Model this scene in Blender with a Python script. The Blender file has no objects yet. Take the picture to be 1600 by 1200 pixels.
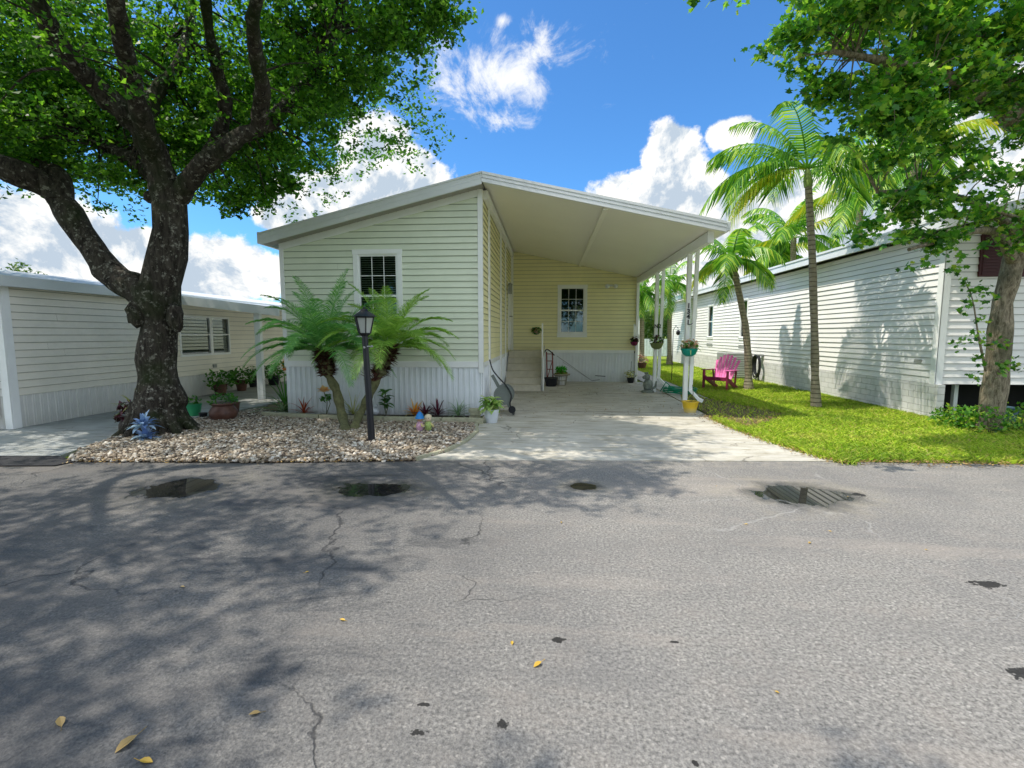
import bpy, math, random
import numpy as np
from mathutils import Vector, Matrix
from mathutils import noise as mnoise
R = random.Random(7); NR = np.random.default_rng(11)
rad = math.radians
S = bpy.context.scene
COL = S.collection
# ------------------------------------------------------------------ camera
F = 760.0; H = 1.55; PITCH = math.atan(77/760.0); YAW = math.atan(57/760.0)
cd = bpy.data.cameras.new('camera'); cam = bpy.data.objects.new('camera', cd); COL.objects.link(cam)
cd.sensor_width = 36; cd.lens = 36*F/1600; cd.clip_start = 0.05; cd.clip_end = 2000
cam.location = (0, 0, H); cam.rotation_euler = (rad(90)-PITCH, 0, YAW); S.camera = cam
CM = Matrix.Rotation(YAW, 3, 'Z') @ Matrix.Rotation(rad(90)-PITCH, 3, 'X')
def ray(px, py): return (CM @ Vector(((px-800)/F, -(py-600)/F, -1)))
def G(px, py, z=0.0):
    d = ray(px, py); t = (z-H)/d.z; return Vector((d.x*t, d.y*t, z))
def A(px, py, Y):
    d = ray(px, py); t = Y/d.y; return Vector((d.x*t, Y, H+d.z*t))
def AX(px, py, X):
    d = ray(px, py); t = X/d.x; return Vector((X, d.y*t, H+d.z*t))
# ------------------------------------------------------------------ object helpers
ORG = {}
def tag(o, label=None, cat=None, group=None, kind=None):
    if label: o['label'] = label
    if cat: o['category'] = cat
    if group: o['group'] = group
    if kind: o['kind'] = kind
    return o
def thing(name, loc, label, cat, group=None):
    o = bpy.data.objects.new(name, None); COL.objects.link(o); o.empty_display_size = .1
    o.location = loc; ORG[o.name] = Vector(loc); return tag(o, label, cat, group)
class MB:
    def __init__(s): s.v = []; s.f = []; s.sm = False
    def add(s, vs, fs):
        b = len(s.v); s.v += [tuple(v) for v in vs]; s.f += [tuple(i+b for i in f) for f in fs]; return s
    def box(s, x0, x1, y0, y1, z0, z1, rz=0, c=None, M=None):
        vs = [Vector((x, y, z)) for z in (z0, z1) for x, y in ((x0, y0), (x1, y0), (x1, y1), (x0, y1))]
        if rz:
            c = Vector(c) if c is not None else Vector(((x0+x1)/2, (y0+y1)/2, 0)); m = Matrix.Rotation(rz, 3, 'Z')
            vs = [m @ (v-c)+c for v in vs]
        if M is not None: vs = [M @ v for v in vs]
        return s.add(vs, [(0, 3, 2, 1), (4, 5, 6, 7), (0, 1, 5, 4), (1, 2, 6, 5), (2, 3, 7, 6), (3, 0, 4, 7)])
    def bar(s, a, b, w, h=None, up=(0, 0, 1)):
        h = h or w; a = Vector(a); b = Vector(b); d = (b-a).normalized(); u = Vector(up)
        if abs(d.dot(u)) > .98: u = Vector((0, 1, 0))
        x = d.cross(u).normalized()*w/2; y = x.cross(d).normalized()*h/2
        vs = [p+q for p in (a, b) for q in (-x-y, x-y, x+y, -x+y)]
        return s.add(vs, [(0, 1, 2, 3), (7, 6, 5, 4), (0, 4, 5, 1), (1, 5, 6, 2), (2, 6, 7, 3), (3, 7, 4, 0)])
    def tube(s, pts, rs, n=10, wob=0, cap=True, seed=0):
        pts = [Vector(p) for p in pts]
        if not isinstance(rs, (list, tuple)): rs = [rs]*len(pts)
        b = len(s.v); X = None
        for i, p in enumerate(pts):
            d = (pts[min(i+1, len(pts)-1)]-pts[max(i-1, 0)]).normalized()
            if X is None:
                X = d.cross(Vector((0, 0, 1)) if abs(d.z) < .9 else Vector((0, 1, 0))).normalized()
            X = (X-d*X.dot(d)).normalized(); Yv = d.cross(X)
            for k in range(n):
                a = 2*math.pi*k/n; r = rs[i]
                q = X*math.cos(a)+Yv*math.sin(a)
                if wob: r *= 1+wob*mnoise.noise((p+q*r)*2.2/max(.15, r*2)*.35+Vector((seed, 0, 0)))
                s.v.append(tuple(p+q*r))
        for i in range(len(pts)-1):
            for k in range(n):
                a = b+i*n+k; c = b+i*n+(k+1) % n; s.f.append((a, c, c+n, a+n))
        if cap:
            s.f.append(tuple(b+k for k in range(n))[::-1]); s.f.append(tuple(b+(len(pts)-1)*n+k for k in range(n)))
        s.sm = True
        return s
    def lathe(s, c, prof, n=20):
        c = Vector(c); b = len(s.v)
        for r, z in prof:
            for k in range(n):
                a = 2*math.pi*k/n; s.v.append((c.x+r*math.cos(a), c.y+r*math.sin(a), c.z+z))
        for i in range(len(prof)-1):
            for k in range(n):
                a = b+i*n+k; d = b+i*n+(k+1) % n; s.f.append((a, d, d+n, a+n))
        s.f.append(tuple(b+k for k in range(n))[::-1]); s.f.append(tuple(b+(len(prof)-1)*n+k for k in range(n)))
        return s
    def blob(s, c, r, seg=10, sq=(1, 1, 1), nz=0):
        c = Vector(c); b = len(s.v); m = seg//2+1
        for i in range(m+1):
            t = math.pi*i/m
            for k in range(seg):
                a = 2*math.pi*k/seg; v = Vector((math.sin(t)*math.cos(a)*sq[0], math.sin(t)*math.sin(a)*sq[1], math.cos(t)*sq[2]))
                s.v.append(tuple(c+v*r*(1+nz*mnoise.noise(v*2+c*3))))
        for i in range(m):
            for k in range(seg):
                a = b+i*seg+k; d = b+i*seg+(k+1) % seg; s.f.append((a, a+seg, d+seg, d))
        s.sm = True
        return s
    def build(s, name, mat, parent=None, smooth=None, bevel=0):
        off = Vector((0, 0, 0))
        if parent is not None: off = ORG[parent.name]
        o = mesh_obj(name, [tuple(Vector(v)-off) for v in s.v], s.f, mat, parent, s.sm if smooth is None else smooth, bevel)
        if getattr(s, 'gm', None):
            gmn = mat.name+'_lap_shade'  # darkened siding copy that paints the shadow line under each lap
            if gmn not in bpy.data.materials:
                g = mat.copy(); g.name = gmn
                for n_ in g.node_tree.nodes:
                    if n_.type == 'MIX':
                        for k_ in (6, 7):
                            if not n_.inputs[k_].is_linked: c_ = n_.inputs[k_].default_value; n_.inputs[k_].default_value = (c_[0]*.52, c_[1]*.54, c_[2]*.55, 1)
            o.data.materials.append(bpy.data.materials[gmn])
            for i in s.gm: o.data.polygons[i].material_index = 1
        return o
def link(name, me, mat, parent):
    me.materials.append(mat); o = bpy.data.objects.new(name, me); COL.objects.link(o)
    if parent is not None:
        o.parent = parent; ORG[o.name] = ORG[parent.name]
    else: ORG[o.name] = Vector((0, 0, 0))
    return o
def mesh_obj(name, v, f, mat, parent=None, smooth=False, bevel=0):
    me = bpy.data.meshes.new(name); me.from_pydata(v, [], f); me.update()
    if smooth:
        me.polygons.foreach_set('use_smooth', [True]*len(me.polygons))
        try: me.set_sharp_from_angle(angle=rad(50))
        except Exception: pass
    o = link(name, me, mat, parent)
    if bevel:
        m = o.modifiers.new('b', 'BEVEL'); m.width = bevel; m.segments = 2; m.limit_method = 'ANGLE'
    return o
def np_obj(name, V, nper, mat, parent=None, idx=None, smooth=False):
    """V (N,k,3) islands; each island one polygon of nper verts, or idx (m,q) faces"""
    N, k, _ = V.shape
    off = np.array(ORG[parent.name]) if parent is not None else np.zeros(3)
    V = (V-off).reshape(-1, 3)
    if idx is None: idx = np.arange(k).reshape(1, k)
    q = idx.shape[1]; Fc = (idx[None]+np.arange(N)[:, None, None]*k).reshape(-1, q)
    me = bpy.data.meshes.new(name); me.vertices.add(len(V)); me.vertices.foreach_set('co', V.astype(np.float32).ravel())
    me.loops.add(Fc.size); me.loops.foreach_set('vertex_index', Fc.astype(np.int32).ravel())
    me.polygons.add(len(Fc)); me.polygons.foreach_set('loop_start', (np.arange(len(Fc))*q).astype(np.int32))
    me.polygons.foreach_set('loop_total', np.full(len(Fc), q, np.int32))
    if smooth: me.polygons.foreach_set('use_smooth', np.ones(len(Fc), bool))
    me.update(calc_edges=True)
    return link(name, me, mat, parent)
# ------------------------------------------------------------------ materials
MATS = {}
class NT:
    def __init__(s, name):
        s.m = bpy.data.materials.new(name); s.m.use_nodes = True; s.t = s.m.node_tree; s.t.nodes.clear()
        s.out = s.n('ShaderNodeOutputMaterial'); MATS[name] = s.m
    def n(s, typ, **k):
        o = s.t.nodes.new(typ)
        for a, b in k.items(): setattr(o, a, b)
        return o
    def l(s, a, b): s.t.links.new(a, b)
    def inp(s, sock, v):
        if hasattr(v, 'is_linked') or hasattr(v, 'links'): s.l(v, sock)
        else: sock.default_value = v
    def math(s, op, a, b=0.0, c=None, clamp=False):
        o = s.n('ShaderNodeMath', operation=op); o.use_clamp = clamp; s.inp(o.inputs[0], a); s.inp(o.inputs[1], b)
        if c is not None: s.inp(o.inputs[2], c)
        return o.outputs[0]
    def mix(s, f, a, b, typ='MIX'):
        o = s.n('ShaderNodeMix', data_type='RGBA', blend_type=typ); s.inp(o.inputs[0], f)
        s.inp(o.inputs[6], a if hasattr(a, 'links') else tuple(a)+(1,) if len(a) == 3 else a)
        s.inp(o.inputs[7], b if hasattr(b, 'links') else tuple(b)+(1,) if len(b) == 3 else b); return o.outputs[2]
    def noise(s, sc, vec=None, det=4, rough=.6, dist=0):
        o = s.n('ShaderNodeTexNoise'); o.inputs['Scale'].default_value = sc; o.inputs['Detail'].default_value = det
        o.inputs['Roughness'].default_value = rough; o.inputs['Distortion'].default_value = dist
        if vec is not None: s.l(vec, o.inputs['Vector'])
        return o.outputs['Fac']
    def geo(s): 
        if not hasattr(s, '_g'): s._g = s.n('ShaderNodeNewGeometry')
        return s._g
    def pos(s): return s.geo().outputs['Position']
    def maprange(s, v, a, b, c=0, d=1, smooth=False):
        o = s.n('ShaderNodeMapRange'); o.interpolation_type = 'SMOOTHSTEP' if smooth else 'LINEAR'
        s.inp(o.inputs['Value'], v); o.inputs['From Min'].default_value = a; o.inputs['From Max'].default_value = b
        o.inputs['To Min'].default_value = c; o.inputs['To Max'].default_value = d; return o.outputs['Result']
    def bsdf(s, col, rough=.6, spec=.4, metal=0, **k):
        b = s.n('ShaderNodeBsdfPrincipled')
        s.inp(b.inputs['Base Color'], col if hasattr(col, 'links') else tuple(col)+(1,) if len(col) == 3 else col)
        s.inp(b.inputs['Roughness'], rough); b.inputs['Specular IOR Level'].default_value = spec; b.inputs['Metallic'].default_value = metal
        s.b = b; return b
    def bump(s, h, strength=.5, dist=.01):
        o = s.n('ShaderNodeBump'); o.inputs['Strength'].default_value = strength; o.inputs['Distance'].default_value = dist
        s.l(h, o.inputs['Height']); s.l(o.outputs[0], s.b.inputs['Normal'])
    def done(s, sh=None): s.l((sh or s.b).outputs[0], s.out.inputs[0]); return s.m
def simple(name, col, rough=.5, var=.12, nsc=6, bump=0, bsc=60, spec=.4, metal=0, dirt=None):
    t = NT(name); p = t.pos(); n = t.noise(nsc, p, 5, .65)
    c1 = tuple(c*(1-var) for c in col); c2 = tuple(min(1, c*(1+var)) for c in col)
    c = t.mix(t.maprange(n, .3, .7), c1, c2)
    if 'vinyl' in name: c = t.mix(t.maprange(t.geo().outputs['Random Per Island'], 0, 1, 0, .10), c, tuple(x*.6 for x in col)); n9 = t.noise(.8, p, 6, .7); c = t.mix(t.maprange(n9, .5, .75, 0, .22), c, tuple(x*y for x, y in zip(col, (.62, .66, .6))))
    if dirt:
        sep = t.n('ShaderNodeSeparateXYZ'); t.l(p, sep.inputs[0])
        g = t.maprange(sep.outputs[2], dirt[0], dirt[1], 1, 0); n2 = t.noise(3.1, p, 6, .7)
        c = t.mix(t.math('MULTIPLY', t.math('MULTIPLY', g, n2), dirt[2], clamp=True), c, dirt[3])
    t.bsdf(c, rough, spec, metal)
    if bump: t.bump(t.noise(bsc, p, 3), bump, .005)
    return t.done()
def leafmat(name, cols, trans=.35, rough=.45, tcol=None, spec=.3, tint=1.0):
    """cols: list of colours picked per leaf (random per island)"""
    t = NT(name); r = t.geo().outputs['Random Per Island']
    cr = t.n('ShaderNodeValToRGB'); t.l(r, cr.inputs[0]); e = cr.color_ramp.elements
    while len(e) < len(cols): e.new(.5)
    for i, c in enumerate(cols): e[i].position = i/(max(1, len(cols)-1)); e[i].color = tuple(c)+(1,)
    n = t.noise(1.3, t.pos(), 2); c = t.mix(t.maprange(n, .35, .65, 0, .35), cr.outputs[0], (.02, .04, .01), 'MIX') if tint else cr.outputs[0]
    t.bsdf(c, rough, spec)
    tr = t.n('ShaderNodeBsdfTranslucent'); t.l(t.mix(1.0, c, (1.6, 1.7, .7) if tcol is None else tcol, 'MULTIPLY'), tr.inputs[0])
    ms = t.n('ShaderNodeMixShader'); ms.inputs[0].default_value = trans
    t.l(t.b.outputs[0], ms.inputs[1]); t.l(tr.outputs[0], ms.inputs[2]); return t.done(ms)
WHITE = (.78, .79, .76)
m_green_side = simple('pale_sage_vinyl', (.75, .80, .63), .5, .04, 1.5, .1, 140, dirt=(.7, 2.2, .25, (.36, .38, .30)))
m_yellow_side = simple('yellow_vinyl', (.94, .88, .52), .5, .04, 1.5, .1, 140)
m_trim = simple('white_trim_paint', (.87, .88, .86), .45, .05, 2, .05, 90)
m_skirt = simple('white_metal_skirting', (.82, .85, .87), .4, .05, 2, .05, 60, dirt=(-.1, .45, .8, (.33, .33, .28)))
m_fascia = simple('grey_white_aluminium', (.68, .71, .71), .35, .06, 2, 0, spec=.5)
m_fascia_b = simple('bright_aluminium', (.78, .80, .82), .3, .05, 2, 0, spec=.6)
m_ceiling = simple('cream_carport_ceiling', (.94, .91, .78), .34, .03, .7, 0, spec=.5)
m_roof = simple('white_roof_coating', (.62, .63, .62), .6, .1, 1, .2, 20)
m_soffit = simple('taupe_soffit', (.35, .33, .28), .5, .05, 3)
m_wsiding = simple('white_vinyl', (.90, .88, .85), .5, .05, 1.2, .1, 120, dirt=(.5, 1.8, .4, (.42, .44, .38)))
m_beige = simple('beige_vinyl', (.88, .83, .71), .5, .05, 1.2, .1, 120, dirt=(.3, 1.6, .3, (.42, .40, .33)))
m_beige_skirt = simple('grey_beige_skirting', (.72, .71, .67), .5, .06, 2, .05, 90, dirt=(-.1, .5, .9, (.27, .27, .23)))
m_step = simple('weathered_step_board', (.66, .62, .50), .6, .1, 6, .2, 30)
m_black = simple('black_paint', (.012, .013, .018), .35, .2, 8)
m_dark = simple('dark_void', (.006, .006, .006), .9, .2)
m_interior = simple('dark_room', (.02, .02, .022), .9, .2)
m_blind = simple('white_blind_slats', (.5, .55, .5), .5, .05)
m_pinkL = simple('pink_plastic', (.86, .16, .46), .4, .10, 9, .05, 40)
m_pinkD = simple('maroon_plastic', (.22, .015, .06), .45, .2, 9)
m_greyp = simple('grey_green_plastic', (.17, .19, .17), .5, .12, 9)
m_terra = simple('brown_glazed_pot', (.12, .055, .038), .5, .3, 12, .2, 30)
m_teal = simple('teal_plastic', (.0, .30, .24), .4, .1)
m_purple = simple('maroon_pot', (.16, .015, .06), .4, .1)
m_olive = simple('olive_pot', (.20, .24, .09), .5, .15)
m_yellowpot = simple('yellow_painted_pot', (.78, .52, .03), .5, .1, 8, dirt=(.0, .12, 1.3, (.55, .55, .45)))
m_whitepot = simple('white_pot', (.62, .66, .70), .4, .06)
m_greenpl = simple('green_bucket', (.03, .28, .12), .4, .1)
m_hosegr = simple('green_hose', (.0, .22, .11), .4, .1)
m_hosebk = simple('black_hose', (.02, .022, .025), .4, .1)
m_red = simple('rusty_red_metal', (.25, .04, .025), .5, .3, 20)
m_shutter = simple('dark_maroon_shutter', (.055, .006, .008), .6, .15)
m_acunit = simple('grey_cabinet', (.30, .31, .29), .5, .1)
m_timber = simple('pale_landscape_timber', (.36, .35, .24), .8, .25, 14, .5, 40)
m_metalpole = simple('dull_steel', (.35, .36, .36), .4, .15, spec=.5, metal=.5)
m_wicker = simple('bleached_basket', (.30, .28, .20), .7, .2, 20, .4, 50)
m_statue = simple('grey_stone_statue', (.20, .23, .20), .8, .3, 15, .4, 40)
m_brick = NT('painted_block_skirting'); t = m_brick
sx = t.n('ShaderNodeSeparateXYZ'); t.l(t.pos(), sx.inputs[0]); cb = t.n('ShaderNodeCombineXYZ'); t.l(sx.outputs[1], cb.inputs[0]); t.l(sx.outputs[2], cb.inputs[1])
bt = t.n('ShaderNodeTexBrick'); t.l(cb.outputs[0], bt.inputs['Vector']); bt.inputs['Scale'].default_value = 1.0
bt.inputs['Brick Width'].default_value = .32; bt.inputs['Row Height'].default_value = .12; bt.inputs['Mortar Size'].default_value = .006; bt.inputs['Mortar Smooth'].default_value = .4
bt.inputs['Color1'].default_value = (.62, .62, .60, 1); bt.inputs['Color2'].default_value = (.70, .69, .68, 1); bt.inputs['Mortar'].default_value = (.45, .45, .42, 1)
nn = t.noise(5, t.pos(), 5, .7); t.bsdf(t.mix(t.maprange(nn, .5, .8, 0, .6), bt.outputs['Color'], (.34, .34, .28)), .8)
t.bump(t.math('SUBTRACT', t.math('MULTIPLY', t.noise(40, t.pos()), .3), bt.outputs['Fac']), .8, .01); m_brick = t.done()
# glass: clear coat that reflects, opening to the room behind
t = NT('window_glass'); gl = t.n('ShaderNodeBsdfGlossy'); gl.inputs['Roughness'].default_value = .02; gl.inputs['Color'].default_value = (.9, .95, .95, 1)
tr = t.n('ShaderNodeBsdfTransparent'); tr.inputs[0].default_value = (.55, .62, .58, 1)
fr = t.n('ShaderNodeFresnel'); fr.inputs[0].default_value = 1.6; ms = t.n('ShaderNodeMixShader')
t.l(t.math('ADD', fr.outputs[0], .07, clamp=True), ms.inputs[0]); t.l(tr.outputs[0], ms.inputs[1]); t.l(gl.outputs[0], ms.inputs[2]); m_glass = t.done(ms)
t = NT('lantern_glass'); t.bsdf((.55, .57, .55), .25, .5); t.b.inputs['Alpha'].default_value = .7; m_lglass = t.done()
# water film
t = NT('puddle_water'); t.bsdf((.012, .014, .014), .02, .6); t.bump(t.noise(3, t.pos(), 2), .02, .01); m_water = t.done()
# bark
def bark(name, c1, c2, c3, sc=1.0, lich=.5):
    t = NT(name); p = t.pos(); mp = t.n('ShaderNodeMapping'); t.l(p, mp.inputs[0]); mp.inputs['Scale'].default_value = (9*sc, 9*sc, 2.4*sc)
    a = t.noise(1.6, mp.outputs[0], 8, .72, .6); b = t.noise(13*sc, p, 6, .75)
    c = t.mix(t.maprange(a, .38, .62), c1, c2)
    li = t.maprange(b, lich, lich+.1); c = t.mix(li, c, c3)
    n3 = t.noise(1.1, p, 3); c = t.mix(t.maprange(n3, .52, .68, 0, .7), c, (.02, .035, .008))
    t.bsdf(c, .95, .15); t.bump(t.math('ADD', a, t.math('MULTIPLY', b, .5)), 1.0, .035*min(1, 1/sc)); return t.done()
m_oakbark = bark('dark_lichen_bark', (.018, .015, .012), (.075, .065, .052), (.30, .29, .24), 1, .55)
m_rbark = bark('grey_brown_bark', (.11, .09, .06), (.36, .31, .22), (.44, .41, .31), 2, .60)
t = NT('ringed_palm_trunk'); p = t.pos(); sp = t.n('ShaderNodeSeparateXYZ'); t.l(p, sp.inputs[0])
wv = t.math('FRACT', t.math('ADD', t.math('MULTIPLY', sp.outputs[2], 11.0), t.math('MULTIPLY', t.noise(4, p), .6)))
ring = t.maprange(wv, .0, .22); t.bsdf(t.mix(ring, (.06, .05, .04), t.mix(t.noise(9, p, 5), (.16, .13, .09), (.42, .38, .28))), .85, .2)
t.bump(t.math('ADD', ring, t.math('MULTIPLY', t.noise(30, p), .5)), .6, .02); m_palmtrunk = t.done()
m_shaft = simple('green_crownshaft', (.22, .30, .08), .4, .25, 5)
m_datetrunk = simple('mossy_date_palm_trunk', (.13, .13, .06), .95, .45, 18, 1, 35)
m_boot = leafmat('brown_leaf_bases', [(.035, .012, .01), (.09, .035, .025), (.13, .07, .035)], .05, .8, tint=0)
m_oakleaf = leafmat('oak_leaves', [(.03, .10, .012), (.06, .18, .02), (.11, .27, .03), (.22, .42, .05)], .55, .42)
m_rleaf = leafmat('lobed_bright_leaves', [(.025, .11, .015), (.045, .17, .02), (.08, .25, .03), (.12, .33, .04), (.20, .42, .05), (.28, .50, .06), (.45, .56, .08)], .42, .4)
m_datefr = leafmat('blue_green_frond', [(.09, .28, .08), (.16, .40, .11), (.28, .52, .15)], .3, .4, tint=0)
m_datefr2 = leafmat('green_frond', [(.16, .33, .05), (.26, .46, .08), (.40, .58, .12)], .3, .4, tint=0)
m_palmfr = leafmat('royal_palm_frond', [(.05, .16, .02), (.11, .28, .03), (.22, .42, .05), (.46, .54, .09)], .42, .35, tint=0)
m_palmyel = leafmat('yellowing_frond', [(.22, .34, .04), (.40, .46, .05), (.60, .50, .05)], .45, .4, tint=0)
m_fartree = leafmat('distant_foliage', [(.04, .10, .02), (.08, .16, .03), (.14, .22, .05)], .3, .5)
m_rachis = simple('frond_rib', (.20, .28, .07), .5, .2)
def lm(n, *c, tr=.3): return leafmat(n, list(c), tr, .4, tint=0)
m_pgreen = lm('pot_plant_green', (.03, .12, .02), (.06, .2, .03), (.12, .3, .04))
m_pvar = lm('variegated_leaf', (.10, .26, .05), (.35, .50, .16), (.62, .70, .35))
m_pred = lm('bromeliad_red', (.25, .03, .02), (.40, .08, .03), (.10, .12, .03))
m_porange = lm('bromeliad_orange', (.65, .12, .02), (.75, .40, .06), (.30, .35, .06))
m_ppurple = lm('purple_leaves', (.06, .012, .03), (.13, .02, .05), (.03, .04, .02))
m_pblue = lm('powder_blue_leaves', (.10, .18, .42), (.26, .40, .66), (.55, .70, .82), tr=.1)
m_pink = lm('pink_petals', (.75, .25, .30), (.80, .50, .40), (.85, .70, .55), (.55, .05, .08))
m_peach = lm('peach_petals', (.85, .45, .20), (.85, .62, .40), (.6, .3, .08))
m_straw = lm('straw_grass', (.30, .34, .10), (.45, .42, .15), (.2, .26, .08))
m_maroonfl = lm('maroon_flowers', (.04, .01, .02), (.10, .01, .03), (.02, .02, .015))
m_fallen = lm('yellow_fallen_leaf', (.65, .45, .05), (.5, .30, .06), tr=.1)
m_litter = lm('brown_litter', (.12, .07, .035), (.28, .17, .06), (.42, .30, .12), (.05, .035, .02), tr=.1)
# gravel
t = NT('mixed_river_stone'); cr = t.n('ShaderNodeValToRGB'); t.l(t.geo().outputs['Random Per Island'], cr.inputs[0]); e = cr.color_ramp.elements
for i, (p_, c) in enumerate([(0, (.07, .05, .035)), (.3, (.26, .21, .15)), (.55, (.42, .34, .24)), (.8, (.54, .48, .39)), (1, (.76, .72, .64))]):
    if i > 1: e.new(p_)
    e[i].position = p_; e[i].color = c+(1,)
t.bsdf(t.mix(t.maprange(t.noise(45, t.pos(), 4), .4, .7, 0, .45), cr.outputs[0], (.16, .12, .09)), .8); t.bump(t.noise(80, t.pos()), .3, .004); m_stone = t.done()
m_soil = simple('dark_bed_soil', (.045, .032, .022), .95, .4, 12, 1, 40)
t = NT('lawn_soil'); p = t.pos(); t.bsdf(t.mix(t.noise(6, p, 6, .7), (.14, .20, .03), (.32, .40, .06)), .95, .1); t.bump(t.noise(50, p), .8, .02); m_lawn = t.done()
t = NT('grass_blades'); cr = t.n('ShaderNodeValToRGB'); t.l(t.geo().outputs['Random Per Island'], cr.inputs[0]); e = cr.color_ramp.elements
for i, (p_, c) in enumerate([(0, (.20, .36, .02)), (.4, (.42, .62, .04)), (.75, (.62, .76, .07)), (.93, (.70, .68, .14)), (1, (.50, .38, .16))]):
    if i > 1: e.new(p_)
    e[i].position = p_; e[i].color = c+(1,)
gn = t.noise(1.7, t.pos(), 5, .7); gm = t.noise(.6, t.pos(), 3)
c = t.mix(t.maprange(gn, .54, .70, 0, .55), cr.outputs[0], (.60, .54, .14)); c = t.mix(t.maprange(gm, .5, .3, 0, .6), c, (.10, .24, .02))
t.bsdf(c, .5, .3); tr = t.n('ShaderNodeBsdfTranslucent'); t.l(c, tr.inputs[0]); ms = t.n('ShaderNodeMixShader'); ms.inputs[0].default_value = .35
t.l(t.b.outputs[0], ms.inputs[1]); t.l(tr.outputs[0], ms.inputs[2]); m_grass = t.done(ms)
m_mulch = simple('leaf_littered_soil', (.16, .13, .06), .95, .5, 9, 1, 60)
# concrete
def concrete(name, base, stain):
    t = NT(name); p = t.pos(); a = t.noise(1.1, p, 7, .7, .4); b = t.noise(60, p, 3, .7); c = t.mix(t.maprange(a, .35, .7), tuple(x*.68 for x in base), base)
    mp = t.n('ShaderNodeMapping'); t.l(p, mp.inputs[0]); mp.inputs['Scale'].default_value = (.8, 4, 1)
    st = t.noise(2.2, mp.outputs[0], 7, .75, .5); c = t.mix(t.maprange(st, .46, .66, 0, .9), c, stain)
    c = t.mix(t.maprange(b, .3, .7, 0, .3), c, tuple(x*.6 for x in base))
    w2 = t.n('ShaderNodeTexNoise'); w2.inputs['Scale'].default_value = 2.2; w2.inputs['Detail'].default_value = 6; t.l(p, w2.inputs['Vector'])
    v2 = t.n('ShaderNodeVectorMath', operation='MULTIPLY_ADD'); t.l(w2.outputs['Color'], v2.inputs[0]); v2.inputs[1].default_value = (.7, .7, 0); t.l(p, v2.inputs[2])
    e2 = t.n('ShaderNodeTexVoronoi', feature='DISTANCE_TO_EDGE'); e2.inputs['Scale'].default_value = .38; t.l(v2.outputs[0], e2.inputs['Vector'])
    c = t.mix(t.math('MULTIPLY', t.maprange(e2.outputs['Distance'], .001, .005, .7, 0), t.maprange(t.noise(.9, p, 3), .48, .56)), c, (.12, .11, .09))
    spx = t.noise(22, p, 2); c = t.mix(t.maprange(spx, .70, .76, 0, .6), c, (.12, .10, .07))
    t.bsdf(c, .85, .25); t.bump(b, .35, .004); return t.done()
m_conc = concrete('driveway_concrete', (.66, .63, .55), (.30, .26, .17))
m_conc2 = concrete('neighbour_concrete', (.42, .44, .43), (.20, .20, .17))
# asphalt
t = NT('worn_asphalt'); p = t.pos()
mpw = t.n('ShaderNodeMapping'); t.l(p, mpw.inputs[0])
ag = t.n('ShaderNodeTexVoronoi'); ag.inputs['Scale'].default_value = 95; t.l(p, ag.inputs['Vector'])
ag2 = t.noise(55, p, 5, .75); big = t.noise(.55, p, 6, .65, .3); mid = t.noise(3.5, p, 6, .7)
c = t.mix(t.maprange(ag2, .36, .62), (.10, .095, .088), (.335, .318, .29))
c = t.mix(t.maprange(ag.outputs['Color'], .75, .95, 0, .55), c, (.52, .49, .44))
c = t.mix(t.maprange(big, .42, .62, 0, .30), c, (.10, .10, .105))
c = t.mix(t.maprange(mid, .5, .75, 0, .35), c, (.30, .26, .225))
# hairline cracks: light on the right, dark open ones on the left
wn = t.n('ShaderNodeTexNoise'); wn.inputs['Scale'].default_value = 1.6; wn.inputs['Detail'].default_value = 6; t.l(p, wn.inputs['Vector'])
va = t.n('ShaderNodeVectorMath', operation='MULTIPLY_ADD'); t.l(wn.outputs['Color'], va.inputs[0]); va.inputs[1].default_value = (.9, .9, 0); t.l(p, va.inputs[2])
ve = t.n('ShaderNodeTexVoronoi', feature='DISTANCE_TO_EDGE'); ve.inputs['Scale'].default_value = .55; t.l(va.outputs[0], ve.inputs['Vector'])
crk = t.maprange(ve.outputs['Distance'], .001, .006, 1, 0); msk = t.maprange(t.noise(.7, p, 3), .44, .54)
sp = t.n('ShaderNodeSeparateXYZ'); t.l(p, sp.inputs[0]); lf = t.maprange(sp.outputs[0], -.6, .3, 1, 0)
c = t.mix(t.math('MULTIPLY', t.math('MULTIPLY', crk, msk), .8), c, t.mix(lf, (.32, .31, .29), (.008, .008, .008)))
# damp and tar patches; the left damp also carries painted tree shade
def spot(px0, px1, py0, py1):
    c0 = G((px0+px1)/2, (py0+py1)/2); hx = (G(px1, (py0+py1)/2)-G(px0, (py0+py1)/2)).length/2; hy = (G(px0, py0).y-G(px0, py1).y)/2
    a_ = t.n('ShaderNodeVectorMath', operation='SUBTRACT'); t.l(p, a_.inputs[0]); a_.inputs[1].default_value = (c0.x, c0.y, 0)
    b_ = t.n('ShaderNodeVectorMath', operation='MULTIPLY'); t.l(a_.outputs[0], b_.inputs[0]); b_.inputs[1].default_value = (1/hx, 1/hy, 0)
    l_ = t.n('ShaderNodeVectorMath', operation='LENGTH'); t.l(b_.outputs[0], l_.inputs[0]); return t.math('SUBTRACT', 1.0, l_.outputs['Value'])
def spots_(lst):
    v = None
    for q_ in lst: b_ = spot(*q_); v = b_ if v is None else t.math('MAXIMUM', v, b_)
    return v
e1 = t.math('SUBTRACT', t.noise(2.6, p, 7, .6, .4), .5); e2 = t.math('SUBTRACT', t.noise(9, p, 6, .7), .5)
pud = t.math('ADD', t.math('ADD', spots_([(222, 352, 744, 779), (520, 648, 752, 776), (1186, 1322, 757, 791), (888, 938, 753, 767)]), t.math('MULTIPLY', e1, 1.6)), t.math('MULTIPLY', e2, .7))
water = t.maprange(pud, .02, .14, 0, 1, True); rim = t.maprange(pud, -.55, .12, 0, 1, True)
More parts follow.
